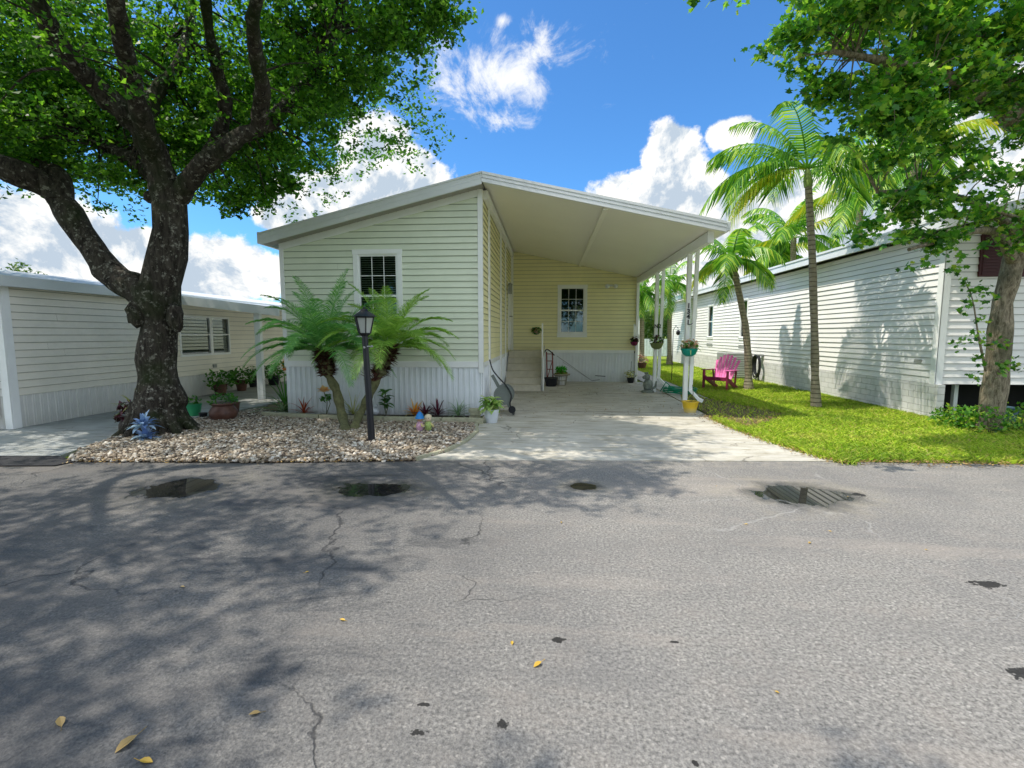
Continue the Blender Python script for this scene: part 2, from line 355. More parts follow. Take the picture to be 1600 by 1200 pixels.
sandy = t.math('MULTIPLY', t.maprange(pud, -1.4, -.2, 0, 1, True), t.maprange(t.noise(1.9, p, 6, .7), .42, .58))
tsp = t.math('ADD', spots_([(1518, 1566, 906, 919), (1572, 1640, 1042, 1066), (1081, 1091, 1187, 1197), (860, 886, 996, 1005), (775, 798, 1123, 1139), (648, 676, 1097, 1105), (1046, 1061, 1001, 1005), (640, 670, 1140, 1150), (1330, 1352, 770, 776)]), t.math('ADD', t.math('MULTIPLY', e2, 2.6), t.math('MULTIPLY', t.math('SUBTRACT', t.noise(34, p, 4, .6), .5), 2.0)))
tar = t.maprange(tsp, .1, .2)
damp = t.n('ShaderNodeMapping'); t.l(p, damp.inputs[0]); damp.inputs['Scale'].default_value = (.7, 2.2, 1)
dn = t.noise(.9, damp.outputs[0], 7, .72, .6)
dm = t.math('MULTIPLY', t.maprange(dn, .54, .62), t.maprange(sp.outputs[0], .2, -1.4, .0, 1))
# faint long stains and repair tone on the open half
ln_ = t.n('ShaderNodeMapping'); t.l(p, ln_.inputs[0]); ln_.inputs['Scale'].default_value = (.25, 1.6, 1)
c = t.mix(t.maprange(t.noise(1.4, ln_.outputs[0], 6, .65, .4), .5, .66, 0, .35), c, (.15, .145, .14))
c = t.mix(t.maprange(t.noise(1.0, ln_.outputs[0], 5, .6, .2), .54, .68, 0, .45), c, (.38, .33, .28))
c = t.mix(t.math('MULTIPLY', sandy, .40), c, (.34, .30, .22))
# pale grit gathered along the edge of the road
gy = t.math('SUBTRACT', sp.outputs[1], t.math('MULTIPLY', sp.outputs[0], .075)); grit = t.math('MULTIPLY', t.maprange(gy, 5.35, 6.0), t.maprange(t.noise(8, p, 6, .75), .45, .6, 0, .5))
c = t.mix(grit, c, (.40, .36, .28))
c = t.mix(t.math('MULTIPLY', t.maprange(sp.outputs[0], .4, -1.8, 0, .72), t.maprange(big, .3, .6, .6, 1)), c, (.045, .046, .05))  # left of the road darkened in colour to deepen the tree shade
c = t.mix(t.math('MULTIPLY', dm, .62), c, (.026, .028, .034))  # damp tone, strengthened as part of the painted shade
c = t.mix(t.math('MULTIPLY', rim, .62), c, (.045, .044, .04)); c = t.mix(t.math('MULTIPLY', water, .9), c, (.012, .013, .012))
c = t.mix(t.math('MULTIPLY', tar, .92), c, (.014, .013, .012))
ro = t.math('MULTIPLY', t.math('MULTIPLY', t.maprange(dm, 0, 1, .9, .5), t.maprange(rim, 0, 1, 1, .6)), t.maprange(water, 0, 1, 1, .03))
t.bsdf(c, ro, .35)
t.bump(t.math('SUBTRACT', t.math('ADD', ag2, t.math('MULTIPLY', ag.outputs['Distance'], .5)), t.math('MULTIPLY', crk, msk)), .8, .006)
for n_ in t.t.nodes:
    if n_.type == 'BUMP': t.l(t.maprange(water, 0, 1, .85, .0), n_.inputs['Strength'])
m_asph = t.done()
m_lip = simple('black_asphalt_lip', (.02, .02, .022), .85, .3, 12, .8, 60)
# ------------------------------------------------------------------ ground
def sheet(name, pts, z, m, thick=0):
    mb = MB(); n = len(pts); mb.add([(p[0], p[1], z) for p in pts], [tuple(range(n))])
    if thick:
        mb.add([(p[0], p[1], z-thick) for p in pts]+[(p[0], p[1], z) for p in pts], [(i, (i+1) % n, n+(i+1) % n, n+i) for i in range(n)])
    o = mb.build(name, m); return tag(o, kind='structure')
sheet('ground', [(-500, -500), (500, -500), (500, 500), (-500, 500)], -.03, m_lawn)
RY = 6.0
def ry(x): return 6.02+x*.075*1.0   # road edge runs square to the line of sight, not to the houses
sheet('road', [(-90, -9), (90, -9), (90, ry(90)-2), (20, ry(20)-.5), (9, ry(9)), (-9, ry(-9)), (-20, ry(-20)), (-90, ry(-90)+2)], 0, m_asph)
def g2(px, py): q = G(px, py); return (q.x, q.y)
# driveway slab
HX0, HX1 = -5.12, -1.25; HY = 9.15; BY = 16.1; CX = 2.84
dl = [g2(650, 719), g2(700, 706), g2(728, 692), g2(745, 676), (-1.22, 8.6)]
dr = [(3.05, 9.4), g2(1112, 655), g2(1150, 672), g2(1205, 692), g2(1262, 710), g2(1310, 722)]
sheet('driveway', dl+[(-1.2, 16.1), (3.05, 16.1)]+dr, .012, m_conc, .05)
for yy in (9.75, 12.9):
    mb = MB(); mb.box(-1.15, 3.03, yy, yy+.018, .0125, .0135); tag(mb.build('driveway_joint', m_dark), kind='structure')
sheet('path', [(3.11, 11.6), (3.9, 11.9), (3.9, 34), (3.11, 34)], .008, m_conc, .03)
LX = AX(21, 672, 0) if False else None
LXW = G(21, 671).x
nd_r = [g2(92, 714), g2(130, 700), g2(200, 676), g2(300, 655), (-6.2, 10.2), (-6.0, 34)]
sheet('neighbour_driveway', [(-22, ry(-22)+.25), g2(-60, 716)]+nd_r+[(LXW-.3, 34), (LXW-.3, 8), (-22, 8)], .012, m_conc2, .05)
mb = MB(); 
a = [g2(-400, 714), g2(92, 713.5), g2(118, 722), g2(85, 729), g2(-400, 731)]
mb.add([(q[0], q[1], .014) for q in a], [tuple(range(5))]); tag(mb.build('asphalt_lip', m_lip), kind='structure')
# planting bed soil, gravel
bed = [g2(105, 722), g2(125, 705), g2(200, 679), g2(300, 657), g2(410, 640), (-5.2, 9.3), (-1.25, 9.3), (-1.27, 8.6), g2(742, 678), g2(725, 694), g2(698, 708), g2(645, 721), g2(400, 724)]
sheet('bed_soil', bed, .004, m_soil)
sheet('side_bed_soil', [g2(410, 640), (-6.15, 10.2), (-6.0, 28), (-5.05, 28), (-5.05, 9.3)], .006, m_mulch)
# lawn
lawn = [g2(1316, 722), g2(1268, 709), g2(1210, 691), g2(1155, 671), g2(1118, 655), (3.12, 9.3), (3.12, 11.55), (3.92, 11.85), (3.92, 34), (60, 34), (60, ry(60)-1.2), (20, ry(20)-.4), g2(1600, 726)]
sheet('lawn', lawn, .006, m_lawn)
def inpoly(x, y, poly):
    c = False; n = len(poly)
    for i in range(n):
        x1, y1 = poly[i]; x2, y2 = poly[(i+1) % n]
        if (y1 > y) != (y2 > y) and x < (x2-x1)*(y-y1)/(y2-y1)+x1: c = not c
    return c
def np_inpoly(X, Y, poly):
    c = np.zeros(X.shape, bool); n = len(poly)
    for i in range(n):
        x1, y1 = poly[i]; x2, y2 = poly[(i+1) % n]
        if y1 == y2: continue
        c ^= ((y1 > Y) != (y2 > Y)) & (X < (x2-x1)*(Y-y1)/(y2-y1)+x1)
    return c
# bare, leaf littered patch under the eave drip line
bare = [(3.12, 11.5), (3.12, 9.35), g2(1118, 654), g2(1165, 671), g2(1215, 660), g2(1230, 648), g2(1180, 638), g2(1100, 622), g2(1060, 608)]
sheet('bare_soil', bare, .010, m_mulch)
def rnd_unit(n):
    v = NR.normal(size=(n, 3)); return v/np.linalg.norm(v, axis=1, keepdims=True)
def blades(name, X, Y, hmin, hmax, w, mat, z0=.005, parent=None):
    n = len(X); h = NR.uniform(hmin, hmax, n); a = NR.uniform(0, 2*np.pi, n); lean = NR.normal(0, .55, (n, 2))*h[:, None]
    dx = np.cos(a)*w/2; dy = np.sin(a)*w/2; z = np.full(n, z0)
    V = np.stack([np.stack([X-dx, Y-dy, z], 1), np.stack([X+dx, Y+dy, z], 1),
                  np.stack([X+dx*.6+lean[:, 0]*.5, Y+dy*.6+lean[:, 1]*.5, z+h*.65], 1), np.stack([X+lean[:, 0]*1.2, Y+lean[:, 1]*1.2, z+h], 1)], 1)
    return np_obj(name, V, 4, mat, parent)
# grass: near dense, far coarser
def scatter(poly, n, dens=None, excl=None, keep=None):
    P = np.array(poly); x = NR.uniform(P[:, 0].min(), P[:, 0].max(), n); y = NR.uniform(P[:, 1].min(), P[:, 1].max(), n)
    m = np_inpoly(x, y, poly)
    if excl: m &= ~np_inpoly(x, y, excl)
    if keep is not None: m &= keep(x, y)
    return x[m], y[m]
vis = [p for p in lawn[:9]]
near = [g2(1316, 722), g2(1268, 709), g2(1210, 691), g2(1155, 671), g2(1118, 655), (3.12, 9.3), (3.12, 11.55), (3.92, 11.85), (3.92, 13), (7.5, 13), (11, 9), (12, ry(12)), g2(1600, 726)]
def thin(x, y): 
    e = NR.uniform(0, 1, len(x)); v = np.sin(x*2.1+y*1.3)*np.sin(y*2.7-x)*.25+.8; return e < v
x, y = scatter(near, 330000, excl=bare, keep=thin)
edge = [g2(1325, 724), g2(1276, 712), g2(1218, 694), g2(1160, 674), g2(1120, 657)]
ex = []; ey = []
for i in range(4):
    k_ = NR.uniform(0, 1, 1500); ex.append(edge[i][0]+(edge[i+1][0]-edge[i][0])*k_+NR.normal(0, .05, 1500)); ey.append(edge[i][1]+(edge[i+1][1]-edge[i][1])*k_+NR.normal(0, .05, 1500))
x = np.concatenate([x]+ex); y = np.concatenate([y]+ey)
x2, y2 = scatter([(3.92, 12.5), (3.92, 30), (7.05, 30), (7.05, 12.5)], 60000)
x3, y3 = scatter(bare, 2200)
tag(blades('grass', np.concatenate([x, x2, x3]), np.concatenate([y, y2, y3]), .03, .085, .011, m_grass), kind='stuff', label='bright yellow green lawn grass beside the driveway', cat='grass')
# gravel stones
def ico():
    import bmesh
    bm = bmesh.new(); bmesh.ops.create_icosphere(bm, subdivisions=1, radius=1.0); bm.verts.ensure_lookup_table()
    v = np.array([q.co[:] for q in bm.verts]); f = np.array([[q.index for q in fa.verts] for fa in bm.faces]); bm.free(); return v, f
IV, IF = ico()
def stones(name, x, y, smin, smax, mat, z=.0, zj=.03):
    n = len(x); base = IV[None]*(1+NR.normal(0, .13, (n, len(IV), 1)))
    s = NR.uniform(smin, smax, (n, 1))**1.0*np.stack([np.ones(n), NR.uniform(.6, 1, n), NR.uniform(.4, .75, n)], 1)
    base = base*s[:, None, :]; a = NR.uniform(0, 2*np.pi, n); ca, sa = np.cos(a), np.sin(a); ti = NR.normal(0, .35, n); ct, st = np.cos(ti), np.sin(ti)
    X, Yv, Z = base[..., 0], base[..., 1], base[..., 2]
    X, Z = X*ct[:, None]-Z*st[:, None], X*st[:, None]+Z*ct[:, None]
    X, Yv = X*ca[:, None]-Yv*sa[:, None], X*sa[:, None]+Yv*ca[:, None]
    V = np.stack([X+x[:, None], Yv+y[:, None], Z+(z+NR.uniform(0, zj, n))[:, None]], -1)
    return np_obj(name, V, 3, mat, idx=IF, smooth=True)
timber_y = lambda x: 8.62
gb = bed[:5]+[(-5.05, 8.8), (-1.3, 8.6)]+bed[8:]
x, y = scatter(gb, 42000)
tag(stones('gravel', x, y, .011, .034, m_stone, .01, .035), kind='stuff', label='mixed tan and white river stones covering the front bed', cat='gravel')
# ------------------------------------------------------------------ building helpers
def clip(poly, a, b):
    """keep t (vertical) <= a + b*s"""
    out = []
    for i in range(len(poly)):
        p, q = poly[i], poly[(i+1) % len(poly)]
        fp = p[1]-(a+b*p[0]); fq = q[1]-(a+b*q[0])
        if fp <= 0: out.append(p)
        if (fp < 0 < fq) or (fq < 0 < fp):
            k = fp/(fp-fq); out.append((p[0]+(q[0]-p[0])*k, p[1]+(q[1]-p[1])*k))
    return out
SHADE_STRIP = .011  # strip below each lap, coloured dark as painted shadow
def siding(p0, p1, z0, z1, tops=(), holes=(), lap=.116, t=.021):
    """courses of lap siding from p0 to p1 (outward side is to the right of p0->p1 rotated -90)"""
    mb = MB(); mb.gm = set(); p0 = Vector((p0[0], p0[1], 0)); p1 = Vector((p1[0], p1[1], 0)); L = (p1-p0).length; d = (p1-p0)/L; nrm = Vector((d.y, -d.x, 0))
    z = z0
    while z < z1:
        zt = min(z+lap, z1); rects = [(0, L, z, zt)]
        for (hs0, hs1, hz0, hz1) in holes:
            nr = []
            for (a, b, c, e) in rects:
                if hs1 <= a or hs0 >= b or hz1 <= c or hz0 >= e: nr.append((a, b, c, e)); continue
                if a < hs0: nr.append((a, hs0, c, e))
                if b > hs1: nr.append((hs1, b, c, e))
                if c < hz0: nr.append((max(a, hs0), min(b, hs1), c, hz0))
                if e > hz1: nr.append((max(a, hs0), min(b, hs1), hz1, e))
            rects = nr
        js = sorted(R.uniform(0, L) for _ in range(max(1, int(L/3.4)))); r2 = []
        for (a, b, c, e) in rects:
            q0 = a
            for j_ in js:
                if q0+.3 < j_ < b-.3: r2.append((q0, j_, c, e)); q0 = j_
            r2.append((q0, b, c, e))
        for (a, b, c, e) in r2:
            jo = R.uniform(-.0015, .0015)
            full = [(a, c), (b, c), (b, e), (a, e)]
            for (ta, tb) in tops: full = clip(full, ta, tb)
            if len(full) < 3: continue
            gz = zt-SHADE_STRIP; parts = [(clip(full, gz, 0), 0)]
            up_ = [(q[0], -q[1]) for q in full]; up_ = [(q[0], -q[1]) for q in clip(up_, -gz, 0)]
            if e > gz: parts.append((up_, 1))
            f = lambda s_, z_: p0+d*s_+nrm*(t*(1-(z_-z)/lap)+.004+jo+.0025*mnoise.noise(Vector((s_*.9, z_*2, 0))))+Vector((0, 0, z_))
            for po, g_ in parts:
                if len(po) < 3: continue
                if g_: mb.gm.add(len(mb.f))
                mb.add([f(*q) for q in po], [tuple(range(len(po)))])
            po = full
            zl = min(q[1] for q in po); bs = [q[0] for q in po if abs(q[1]-zl) < 1e-5]
            if len(bs) >= 2 and abs(zl-z) < 1e-4:
                s0, s1 = min(bs), max(bs); u = Vector((0, 0, zl)); mb.gm.add(len(mb.f))
                mb.add([p0+d*s0+u, p0+d*s1+u, f(s1, zl), f(s0, zl)], [(0, 1, 2, 3)])
        z = zt
    return mb
def corrugated(p0, p1, z0, z1, pitch=.105, dep=.02, kind=0):
    mb = MB(); p0 = Vector((p0[0], p0[1], 0)); p1 = Vector((p1[0], p1[1], 0)); L = (p1-p0).length; d = (p1-p0)/L; nrm = Vector((d.y, -d.x, 0))
    pr = []; s = 0
    while s < L:
        for q, o in ((0, 0), (.5, 0), (.58, dep), (.72, dep), (.78, 0), (.86, 0), (.9, dep*.6), (.96, dep*.6)):
            if s+q*pitch < L: pr.append((s+q*pitch, o))
        s += pitch
    pr.append((L, 0)); n = len(pr)
    vs = [p0+d*a+nrm*(o+.002)+Vector((0, 0, z)) for z in (z0, z1) for a, o in pr]
    return mb.add(vs, [(i, i+1, n+i+1, n+i) for i in range(n-1)])
def window(parent, c, w, h, face='Y', grid=(3, 2), trim=.09, blind=True, sillh=.12, sub=True):
    """double hung window in a wall facing -Y (face Y) or -X (face X); c = centre on the wall plane"""
    c = Vector(c)
    def P(s, z, o):   # s along, o outward
        return (c.x+s, c.y-o, c.z+z) if face == 'Y' else (c.x-o, c.y-s, c.z+z) if face == 'X' else (c.x+o, c.y+s, c.z+z)
    def bx(mb, s0, s1, z0, z1, o0, o1):
        a = Vector(P(s0, z0, o0)); b = Vector(P(s1, z1, o1))
        mb.box(min(a.x, b.x), max(a.x, b.x), min(a.y, b.y), max(a.y, b.y), min(a.z, b.z), max(a.z, b.z))
    W, Hh = w/2, h/2
    tr_ = MB(); bx(tr_, -W, -W+trim, -Hh+sillh, Hh-trim, -.02, .035); bx(tr_, W-trim, W, -Hh+sillh, Hh-trim, -.02, .035); bx(tr_, -W-.01, W+.01, Hh-trim, Hh, -.02, .04)
    wn_ = tr_.build('window', m_trim, parent, bevel=.003)
    si = MB(); bx(si, -W-.01, W+.01, -Hh, -Hh+sillh, -.02, .045); bx(si, -W-.02, W+.02, -Hh+sillh, -Hh+sillh+.022, -.02, .06); si.build('sill', m_trim, wn_, bevel=.003)
    iw = W-trim; ih0 = -Hh+sillh+.022; ih1 = Hh-trim; mid = (ih0+ih1)/2
    fr_ = MB()
    bx(fr_, -iw, -iw+.035, ih0, ih1, -.05, .015); bx(fr_, iw-.035, iw, ih0, ih1, -.05, .015); bx(fr_, -iw+.035, iw-.035, ih0, ih0+.035, -.05, .013); bx(fr_, -iw+.035, iw-.035, ih1-.035, ih1, -.05, .013); bx(fr_, -iw+.035, iw-.035, mid-.02, mid+.02, -.05, .012)
    gx, gy = grid
    for (b0, b1) in ((ih0+.035, mid-.02), (mid+.02, ih1-.035)):
        for i in range(1, gx): s = -iw+.035+(2*iw-.07)*i/gx; bx(fr_, s-.006, s+.006, b0, b1, -.006, .004)
        for j in range(1, gy): z = b0+(b1-b0)*j/gy; bx(fr_, -iw+.035, iw-.035, z-.006, z+.006, -.005, .003)
    fr_.build('frame', m_trim, wn_)
    gl_ = MB(); gl_.add([P(-iw+.035, ih0+.03, -.012), P(iw-.035, ih0+.03, -.012), P(iw-.035, ih1-.03, -.012), P(-iw+.035, ih1-.03, -.012)], [(0, 1, 2, 3)]); gl_.build('pane', m_glass, wn_)
    rm = MB(); q = [P(s, z, o) for o in (-.03, -.6) for s, z in ((-iw-.02, ih0-.05), (iw+.02, ih0-.05), (iw+.02, ih1+.02), (-iw-.02, ih1+.02))]
    rm.add(q, [(4, 5, 6, 7), (0, 4, 5, 1), (1, 5, 6, 2), (2, 6, 7, 3), (3, 7, 4, 0)]); rm.build('room_recess', m_interior, wn_)
    if blind:
        bl = MB(); z = ih0+.05
        while z < ih1: bx(bl, -iw+.04, iw-.04, z, z+.012, -.085, -.045); z += .042
        bl.build('blind', m_blind, wn_)
    return wn_
# ================================================================== MAIN HOUSE
ZS = .93                                            # floor / skirting top
RX, RZ = -1.2, 4.42                                # ridge
LXE, RXE, EZ, EZL = -5.34, 3.04, 3.49, 3.43                    # eaves (top edge)
kl = (RZ-EZL)/(RX-LXE); kr = (RZ-EZ)/(RXE-RX); TH = .17
house = thing('manufactured_home', ((HX0+HX1)/2, HY, 0), 'pale green manufactured home with white skirting and yellow siding under its carport', 'house')
# front gable wall: underside of roof z = RZ-TH - kl*(RX-x)
def topl(x0): return (RZ-TH-kl*(RX-x0), kl)
wz = lambda px, py, Y: A(px, py, Y).z
fw = (A(590, 400, HY).x, .94, 1.37, wz(590, 390, HY))
mb = siding((HX0, HY), (HX1, HY), ZS+.112, 4.5, [topl(HX0)], [(fw[0]-HX0-fw[1]/2+.04, fw[0]-HX0+fw[1]/2-.04, fw[2]+.04, fw[3]-.04)])
mb.build('wall', m_green_side, house)
window(house, (fw[0], HY, (fw[2]+fw[3])/2), fw[1], fw[3]-fw[2])
# side wall under the carport (faces +X) and rear wide section
mb = siding((HX1, HY), (HX1, BY), ZS+.1, 4.2); mb.build('wall', m_yellow_side, house)
bw0, bw1 = A(871, 500, BY).x, A(917, 500, BY).x; bz0, bz1 = wz(890, 527, BY), wz(890, 445, BY); WB = .98
mb = siding((HX1, BY), (CX, BY), ZS+.1, 4.3, [(RZ-TH-kr*(HX1-RX), -kr)], [(bw0-HX1+.04, bw1-HX1-.04, bz0+.04, bz1-.04)], .118)
mb.build('wall', m_yellow_side, house)
window(house, ((bw0+bw1)/2, BY, (bz0+bz1)/2), bw1-bw0, bz1-bz0, blind=False)
mb = MB(); mb.box((bw0+bw1)/2+.02, (bw0+bw1)/2+.3, BY+.3, BY+.5, bz0+.2, bz1-.65); mb.build('curtain', m_blind, house)
# core boxes behind the siding
mb = MB(); mb.box(HX0+.02, fw[0]-.7, HY+.02, 27.9, 0, 3.2); mb.box(fw[0]+.7, HX1-.02, HY+.02, 27.9, 0, 3.5); mb.box(fw[0]-.7, fw[0]+.7, HY+.75, 27.9, 0, 3.4); mb.box(fw[0]-.7, fw[0]+.7, HY+.02, HY+.74, 0, fw[2]); mb.box(HX1-.01, bw0-.1, BY+.02, 27.9, 0, 3.4); mb.box(bw1+.1, CX-.02, BY+.02, 27.9, 0, 3.1); mb.box(bw0-.1, bw1+.1, BY+.75, 27.9, 0, 3.2); mb.box(bw0-.1, bw1+.1, BY+.02, BY+.74, 0, bz0)
mb.build('core', m_interior, house)
mb = siding((HX0, 28), (HX0, HY), ZS+.1, 3.32); mb.build('wall', m_green_side, house)
mb = siding((CX, BY), (CX, 28), ZS+.1, 3.4); mb.build('wall', m_yellow_side, house)
# skirting
mb = corrugated((HX0, HY), (HX1, HY), 0, ZS); mb.build('skirting', m_skirt, house)
mb = corrugated((HX1, HY+.02), (HX1, BY), 0, ZS); mb.build('skirting', m_skirt, house)
mb = corrugated((HX1, BY), (CX, BY), 0, ZS+.02); mb.build('skirting', m_skirt, house)
mb = corrugated((HX0, 28), (HX0, HY), 0, ZS); mb.build('skirting', m_skirt, house)
# trims: base board, corners, top frieze
mb = MB(); mb.box(HX0-.01, HX1-.075, HY-.03, HY+.01, ZS, ZS+.115); mb.box(HX1-.01, HX1+.028, HY+.1, BY-.05, ZS, ZS+.1); mb.box(HX1+.03, CX-.07, BY-.028, BY+.01, ZS+.02, ZS+.12); mb.build('base_board', m_trim, house, bevel=.004)
mb = MB(); mb.box(HX0-.02, HX0+.06, HY-.032, HY+.06, ZS, 3.30); mb.build('corner_trim', m_trim, house, bevel=.004); mb = MB(); mb.box(HX1-.07, HX1+.022, HY-.034, HY+.07, ZS-.1, 4.2)
mb.build('corner_trim', m_trim, house, bevel=.004); mb = MB(); mb.box(HX1+.002, HX1+.09, BY-.1, BY-.002, ZS+.1, 4.18); mb.build('corner_trim', m_trim, house, bevel=.004)
def frieze(x0, x1, y, z0, z1, h):
    mb = MB(); mb.add([(x0, y, z0-h), (x1, y, z1-h), (x1, y, z1), (x0, y, z0), (x0, y+.03, z0-h), (x1, y+.03, z1-h), (x1, y+.03, z1), (x0, y+.03, z0)], [(0, 1, 2, 3), (4, 7, 6, 5), (0, 4, 5, 1), (2, 6, 7, 3)]); return mb
frieze(HX0+.06, HX1-.07, HY-.034, RZ-TH-kl*(RX-HX0)-.02, RZ-TH-kl*(RX-HX1)-.04, .13).build('frieze_board', m_trim, house)
# white pilaster strips and header on the long side, door with handle
for y_, w_ in ((9.95, .16), (12.35, .22), (13.75, .12)):
    mb = MB(); mb.box(HX1+.016, HX1+.05, y_, y_+w_, 0.02, 4.05); mb.build('pilaster_strip', m_trim, house, bevel=.004)
mb = MB(); mb.box(HX1+.002, HX1+.10, HY+.1, BY-.11, 4.05, 4.21); mb.build('header', m_trim, house, bevel=.004)
mb = MB(); mb.box(HX1+.016, HX1+.06, 14.75, 15.7, 1.09, 3.12); dr_ = mb.build('door', m_trim, house, bevel=.01)
mb = MB(); mb.box(HX1+.06, HX1+.08, 14.9, 15.55, 1.25, 1.95); mb.box(HX1+.06, HX1+.075, 14.9, 15.55, 2.1, 3.0); mb.build('door_panel', m_trim, dr_, bevel=.01)
mb = MB(); mb.tube([(HX1+.06, 14.83, 2.1), (HX1+.14, 14.83, 2.1), (HX1+.14, 14.93, 2.1)], .014, 8); mb.build('handle', m_metalpole, dr_)
mb = MB(); mb.box(HX1+.06, HX1+.17, 14.35, 14.47, 2.75, 2.98); mb.lathe((HX1+.12, 14.41, 2.98), [(.06, 0), (.07, .03), (.02, .08)], 10); mb.build('wall_lantern', m_metalpole, house)
# twin flood light on the yellow wall
pl = A(955, 446, BY-.05); mb = MB(); mb.lathe((pl.x, BY-.02, pl.z), [(.05, -.03), (.05, .03)], 12); mb.bar((pl.x-.13, BY-.06, pl.z), (pl.x+.13, BY-.06, pl.z), .03)
fl = mb.build('flood_light', m_fascia_b, house)
for sx_ in (-1, 1):
    mb = MB(); mb.blob((pl.x+sx_*.13, BY-.14, pl.z-.03), .075, 12, (1, 1.2, .9)); mb.build('lamp_head', m_fascia_b, fl)
# roof over the house (left slope) ---------------------------------
FY = 8.86
mb = MB(); mb.add([(LXE, FY, EZL), (RX, FY, RZ), (RX, 28.2, RZ), (LXE, 28.2, EZL), (LXE, FY, EZL-.03), (RX, FY, RZ-.03), (RX, 28.2, RZ-.03), (LXE, 28.2, EZL-.03)], [(0, 1, 2, 3), (4, 7, 6, 5), (0, 3, 7, 4)]); mb.build('roof', m_roof, house)
def slopefascia(x0, z0, x1, z1, y, steps):
    mb = MB()
    for (a, b, o) in steps:      # drop range and outward offset
        mb.add([(x0, y-o, z0-a), (x1, y-o, z1-a), (x1, y-o, z1-b), (x0, y-o, z0-b), (x0, y+.03, z0-a), (x1, y+.03, z1-a), (x1, y+.03, z1-b), (x0, y+.03, z0-b)], [(0, 3, 2, 1), (0, 1, 5, 4), (3, 7, 6, 2), (0, 4, 7, 3), (1, 2, 6, 5)])
    return mb
slopefascia(LXE, EZL+.004, RX-.004, RZ+.004, FY, [(0, .03, .022), (.03, .12, .006), (.12, .125, .0), (.125, .215, .012)]).build('fascia', m_fascia, house)
mb = MB(); mb.add([(LXE+.02, FY+.03, EZL-.2), (RX, FY+.03, RZ-.2), (RX, HY+.0, RZ-.2), (LXE+.02, HY, EZL-.2)], [(0, 1, 2, 3)])
for i in range(28):
    x_ = LXE+.1+i*.15
    if x_ < RX-.1: mb.box(x_, x_+.012, FY+.04, HY-.01, EZL-.206+kl*(x_-LXE), EZL-.196+kl*(x_-LXE))
mb.build('soffit', m_soffit, house)
mb = MB(); mb.box(LXE-.06, LXE-.002, FY-.01, 28.2, EZL-.2, EZL+.01); mb.build('gutter', m_fascia, house, bevel=.006)
# ================================================================== CARPORT
carport = thing('carport', (CX, 9.6, 0), 'white carport with cream ceiling and posts numbered 1341 covering the driveway', 'carport')
mb = MB(); mb.add([(RX+.004, FY, RZ), (RXE, FY, EZ), (RXE, 28.2, EZ), (RX+.004, 28.2, RZ)], [(0, 1, 2, 3)]); mb.build('roof', m_roof, carport)
U = .165
mb = MB(); mb.add([(RX+.004, FY+.03, RZ-U), (RXE-.01, FY+.03, EZ-U), (RXE-.01, BY-.005, EZ-U), (RX+.004, BY-.005, RZ-U)], [(3, 2, 1, 0)]); mb.build('ceiling', m_ceiling, carport)
def cz(x): return RZ-U-kr*(x-RX)
mb = MB()
for x_ in (.985,): mb.bar((x_, FY+.05, cz(x_)-.022), (x_, BY-.01, cz(x_)-.022), .09, .04)
mb.build('ceiling_seam', m_ceiling, carport, bevel=.004)
slopefascia(RX, RZ+.004, RXE, EZ+.004, FY, [(0, .045, .022), (.045, .06, .004), (.06, .105, .018), (.105, .12, .002), (.12, .18, .014)]).build('fascia', m_fascia_b, carport)
mb = MB(); mb.box(RXE+.002, RXE+.07, FY-.01, BY+3, EZ-.16, EZ-.0); mb.build('gutter', m_fascia_b, carport, bevel=.012)
bt_ = cz(CX)-.003
mb = MB(); mb.box(CX-.05, CX+.05, FY+.2, BY-.02, bt_-.19, bt_-.01); mb.box(CX-.055, CX+.055, FY+.17, FY+.198, bt_-.2, bt_-.0); mb.build('beam', m_trim, carport, bevel=.004)
PY1 = AX(1070, 636, CX).y; PY1 = 10.3; PY2 = 13.25; PY3 = BY-.06
for i, yy in enumerate((PY1, PY2, PY3)):
    mb = MB(); mb.box(CX-.042, CX+.042, yy-.042, yy+.042, .012, bt_-.192)
    for s_ in (-1, 1): mb.box(CX+s_*.03-.004, CX+s_*.03+.004, yy-.046, yy-.043, .012, bt_-.192)
    mb.build('post', m_trim, carport, bevel=.004)
for yy in (PY1, PY2):
    mb = MB(); a = Vector((RXE-.02, yy+.1, EZ-.16)); b = Vector((CX+.11, yy+.02, .38))
    mb.bar(a, a+Vector((-.0, 0, -.12)), .075, .06); mb.bar(a+Vector((0, 0, -.10)), b, .075, .06, up=(0, 1, 0)); mb.bar(b+Vector((0, 0, .02)), b+Vector((.17, -.06, -.17)), .075, .06); mb.bar(b+Vector((.15, -.05, -.155)), b+Vector((.24, -.08, -.2)), .085, .07)
    mb.build('downspout', m_trim, carport, bevel=.006)
def text(s, loc, size, mat, parent, rot=(rad(90), 0, 0), ext=.006, name='number'):
    cu = bpy.data.curves.new('t', 'FONT'); cu.body = s; cu.size = size; cu.extrude = ext; cu.align_x = 'CENTER'; cu.align_y = 'CENTER'; cu.offset = .0035
    o = bpy.data.objects.new('t', cu); COL.objects.link(o); bpy.context.view_layer.update()
    me = bpy.data.meshes.new_from_object(o); bpy.data.objects.remove(o)
    q = link(name, me, mat, parent); q.location = Vector(loc)-ORG[parent.name]; q.rotation_euler = rot; return q
for ch, py in (('1', 478), ('3', 487), ('4', 495), ('1', 504)):
    p_ = A(1073.5, py, PY1-.05); text(ch, (CX-.002, PY1-.053, p_.z), .135, m_black, carport)
mb = MB(); p_ = A(1075, 507, PY1-.05); mb.tube([(CX+.0, PY1-.055, p_.z), (CX+.05, PY1-.09, p_.z-.0), (CX+.075, PY1-.10, p_.z+.03)], .008, 6); mb.build('hook', m_black, carport)
text('N2', (CX+.03, PY2-.055, A(1025, 510, PY2).z), .14, m_black, carport, ext=.004)
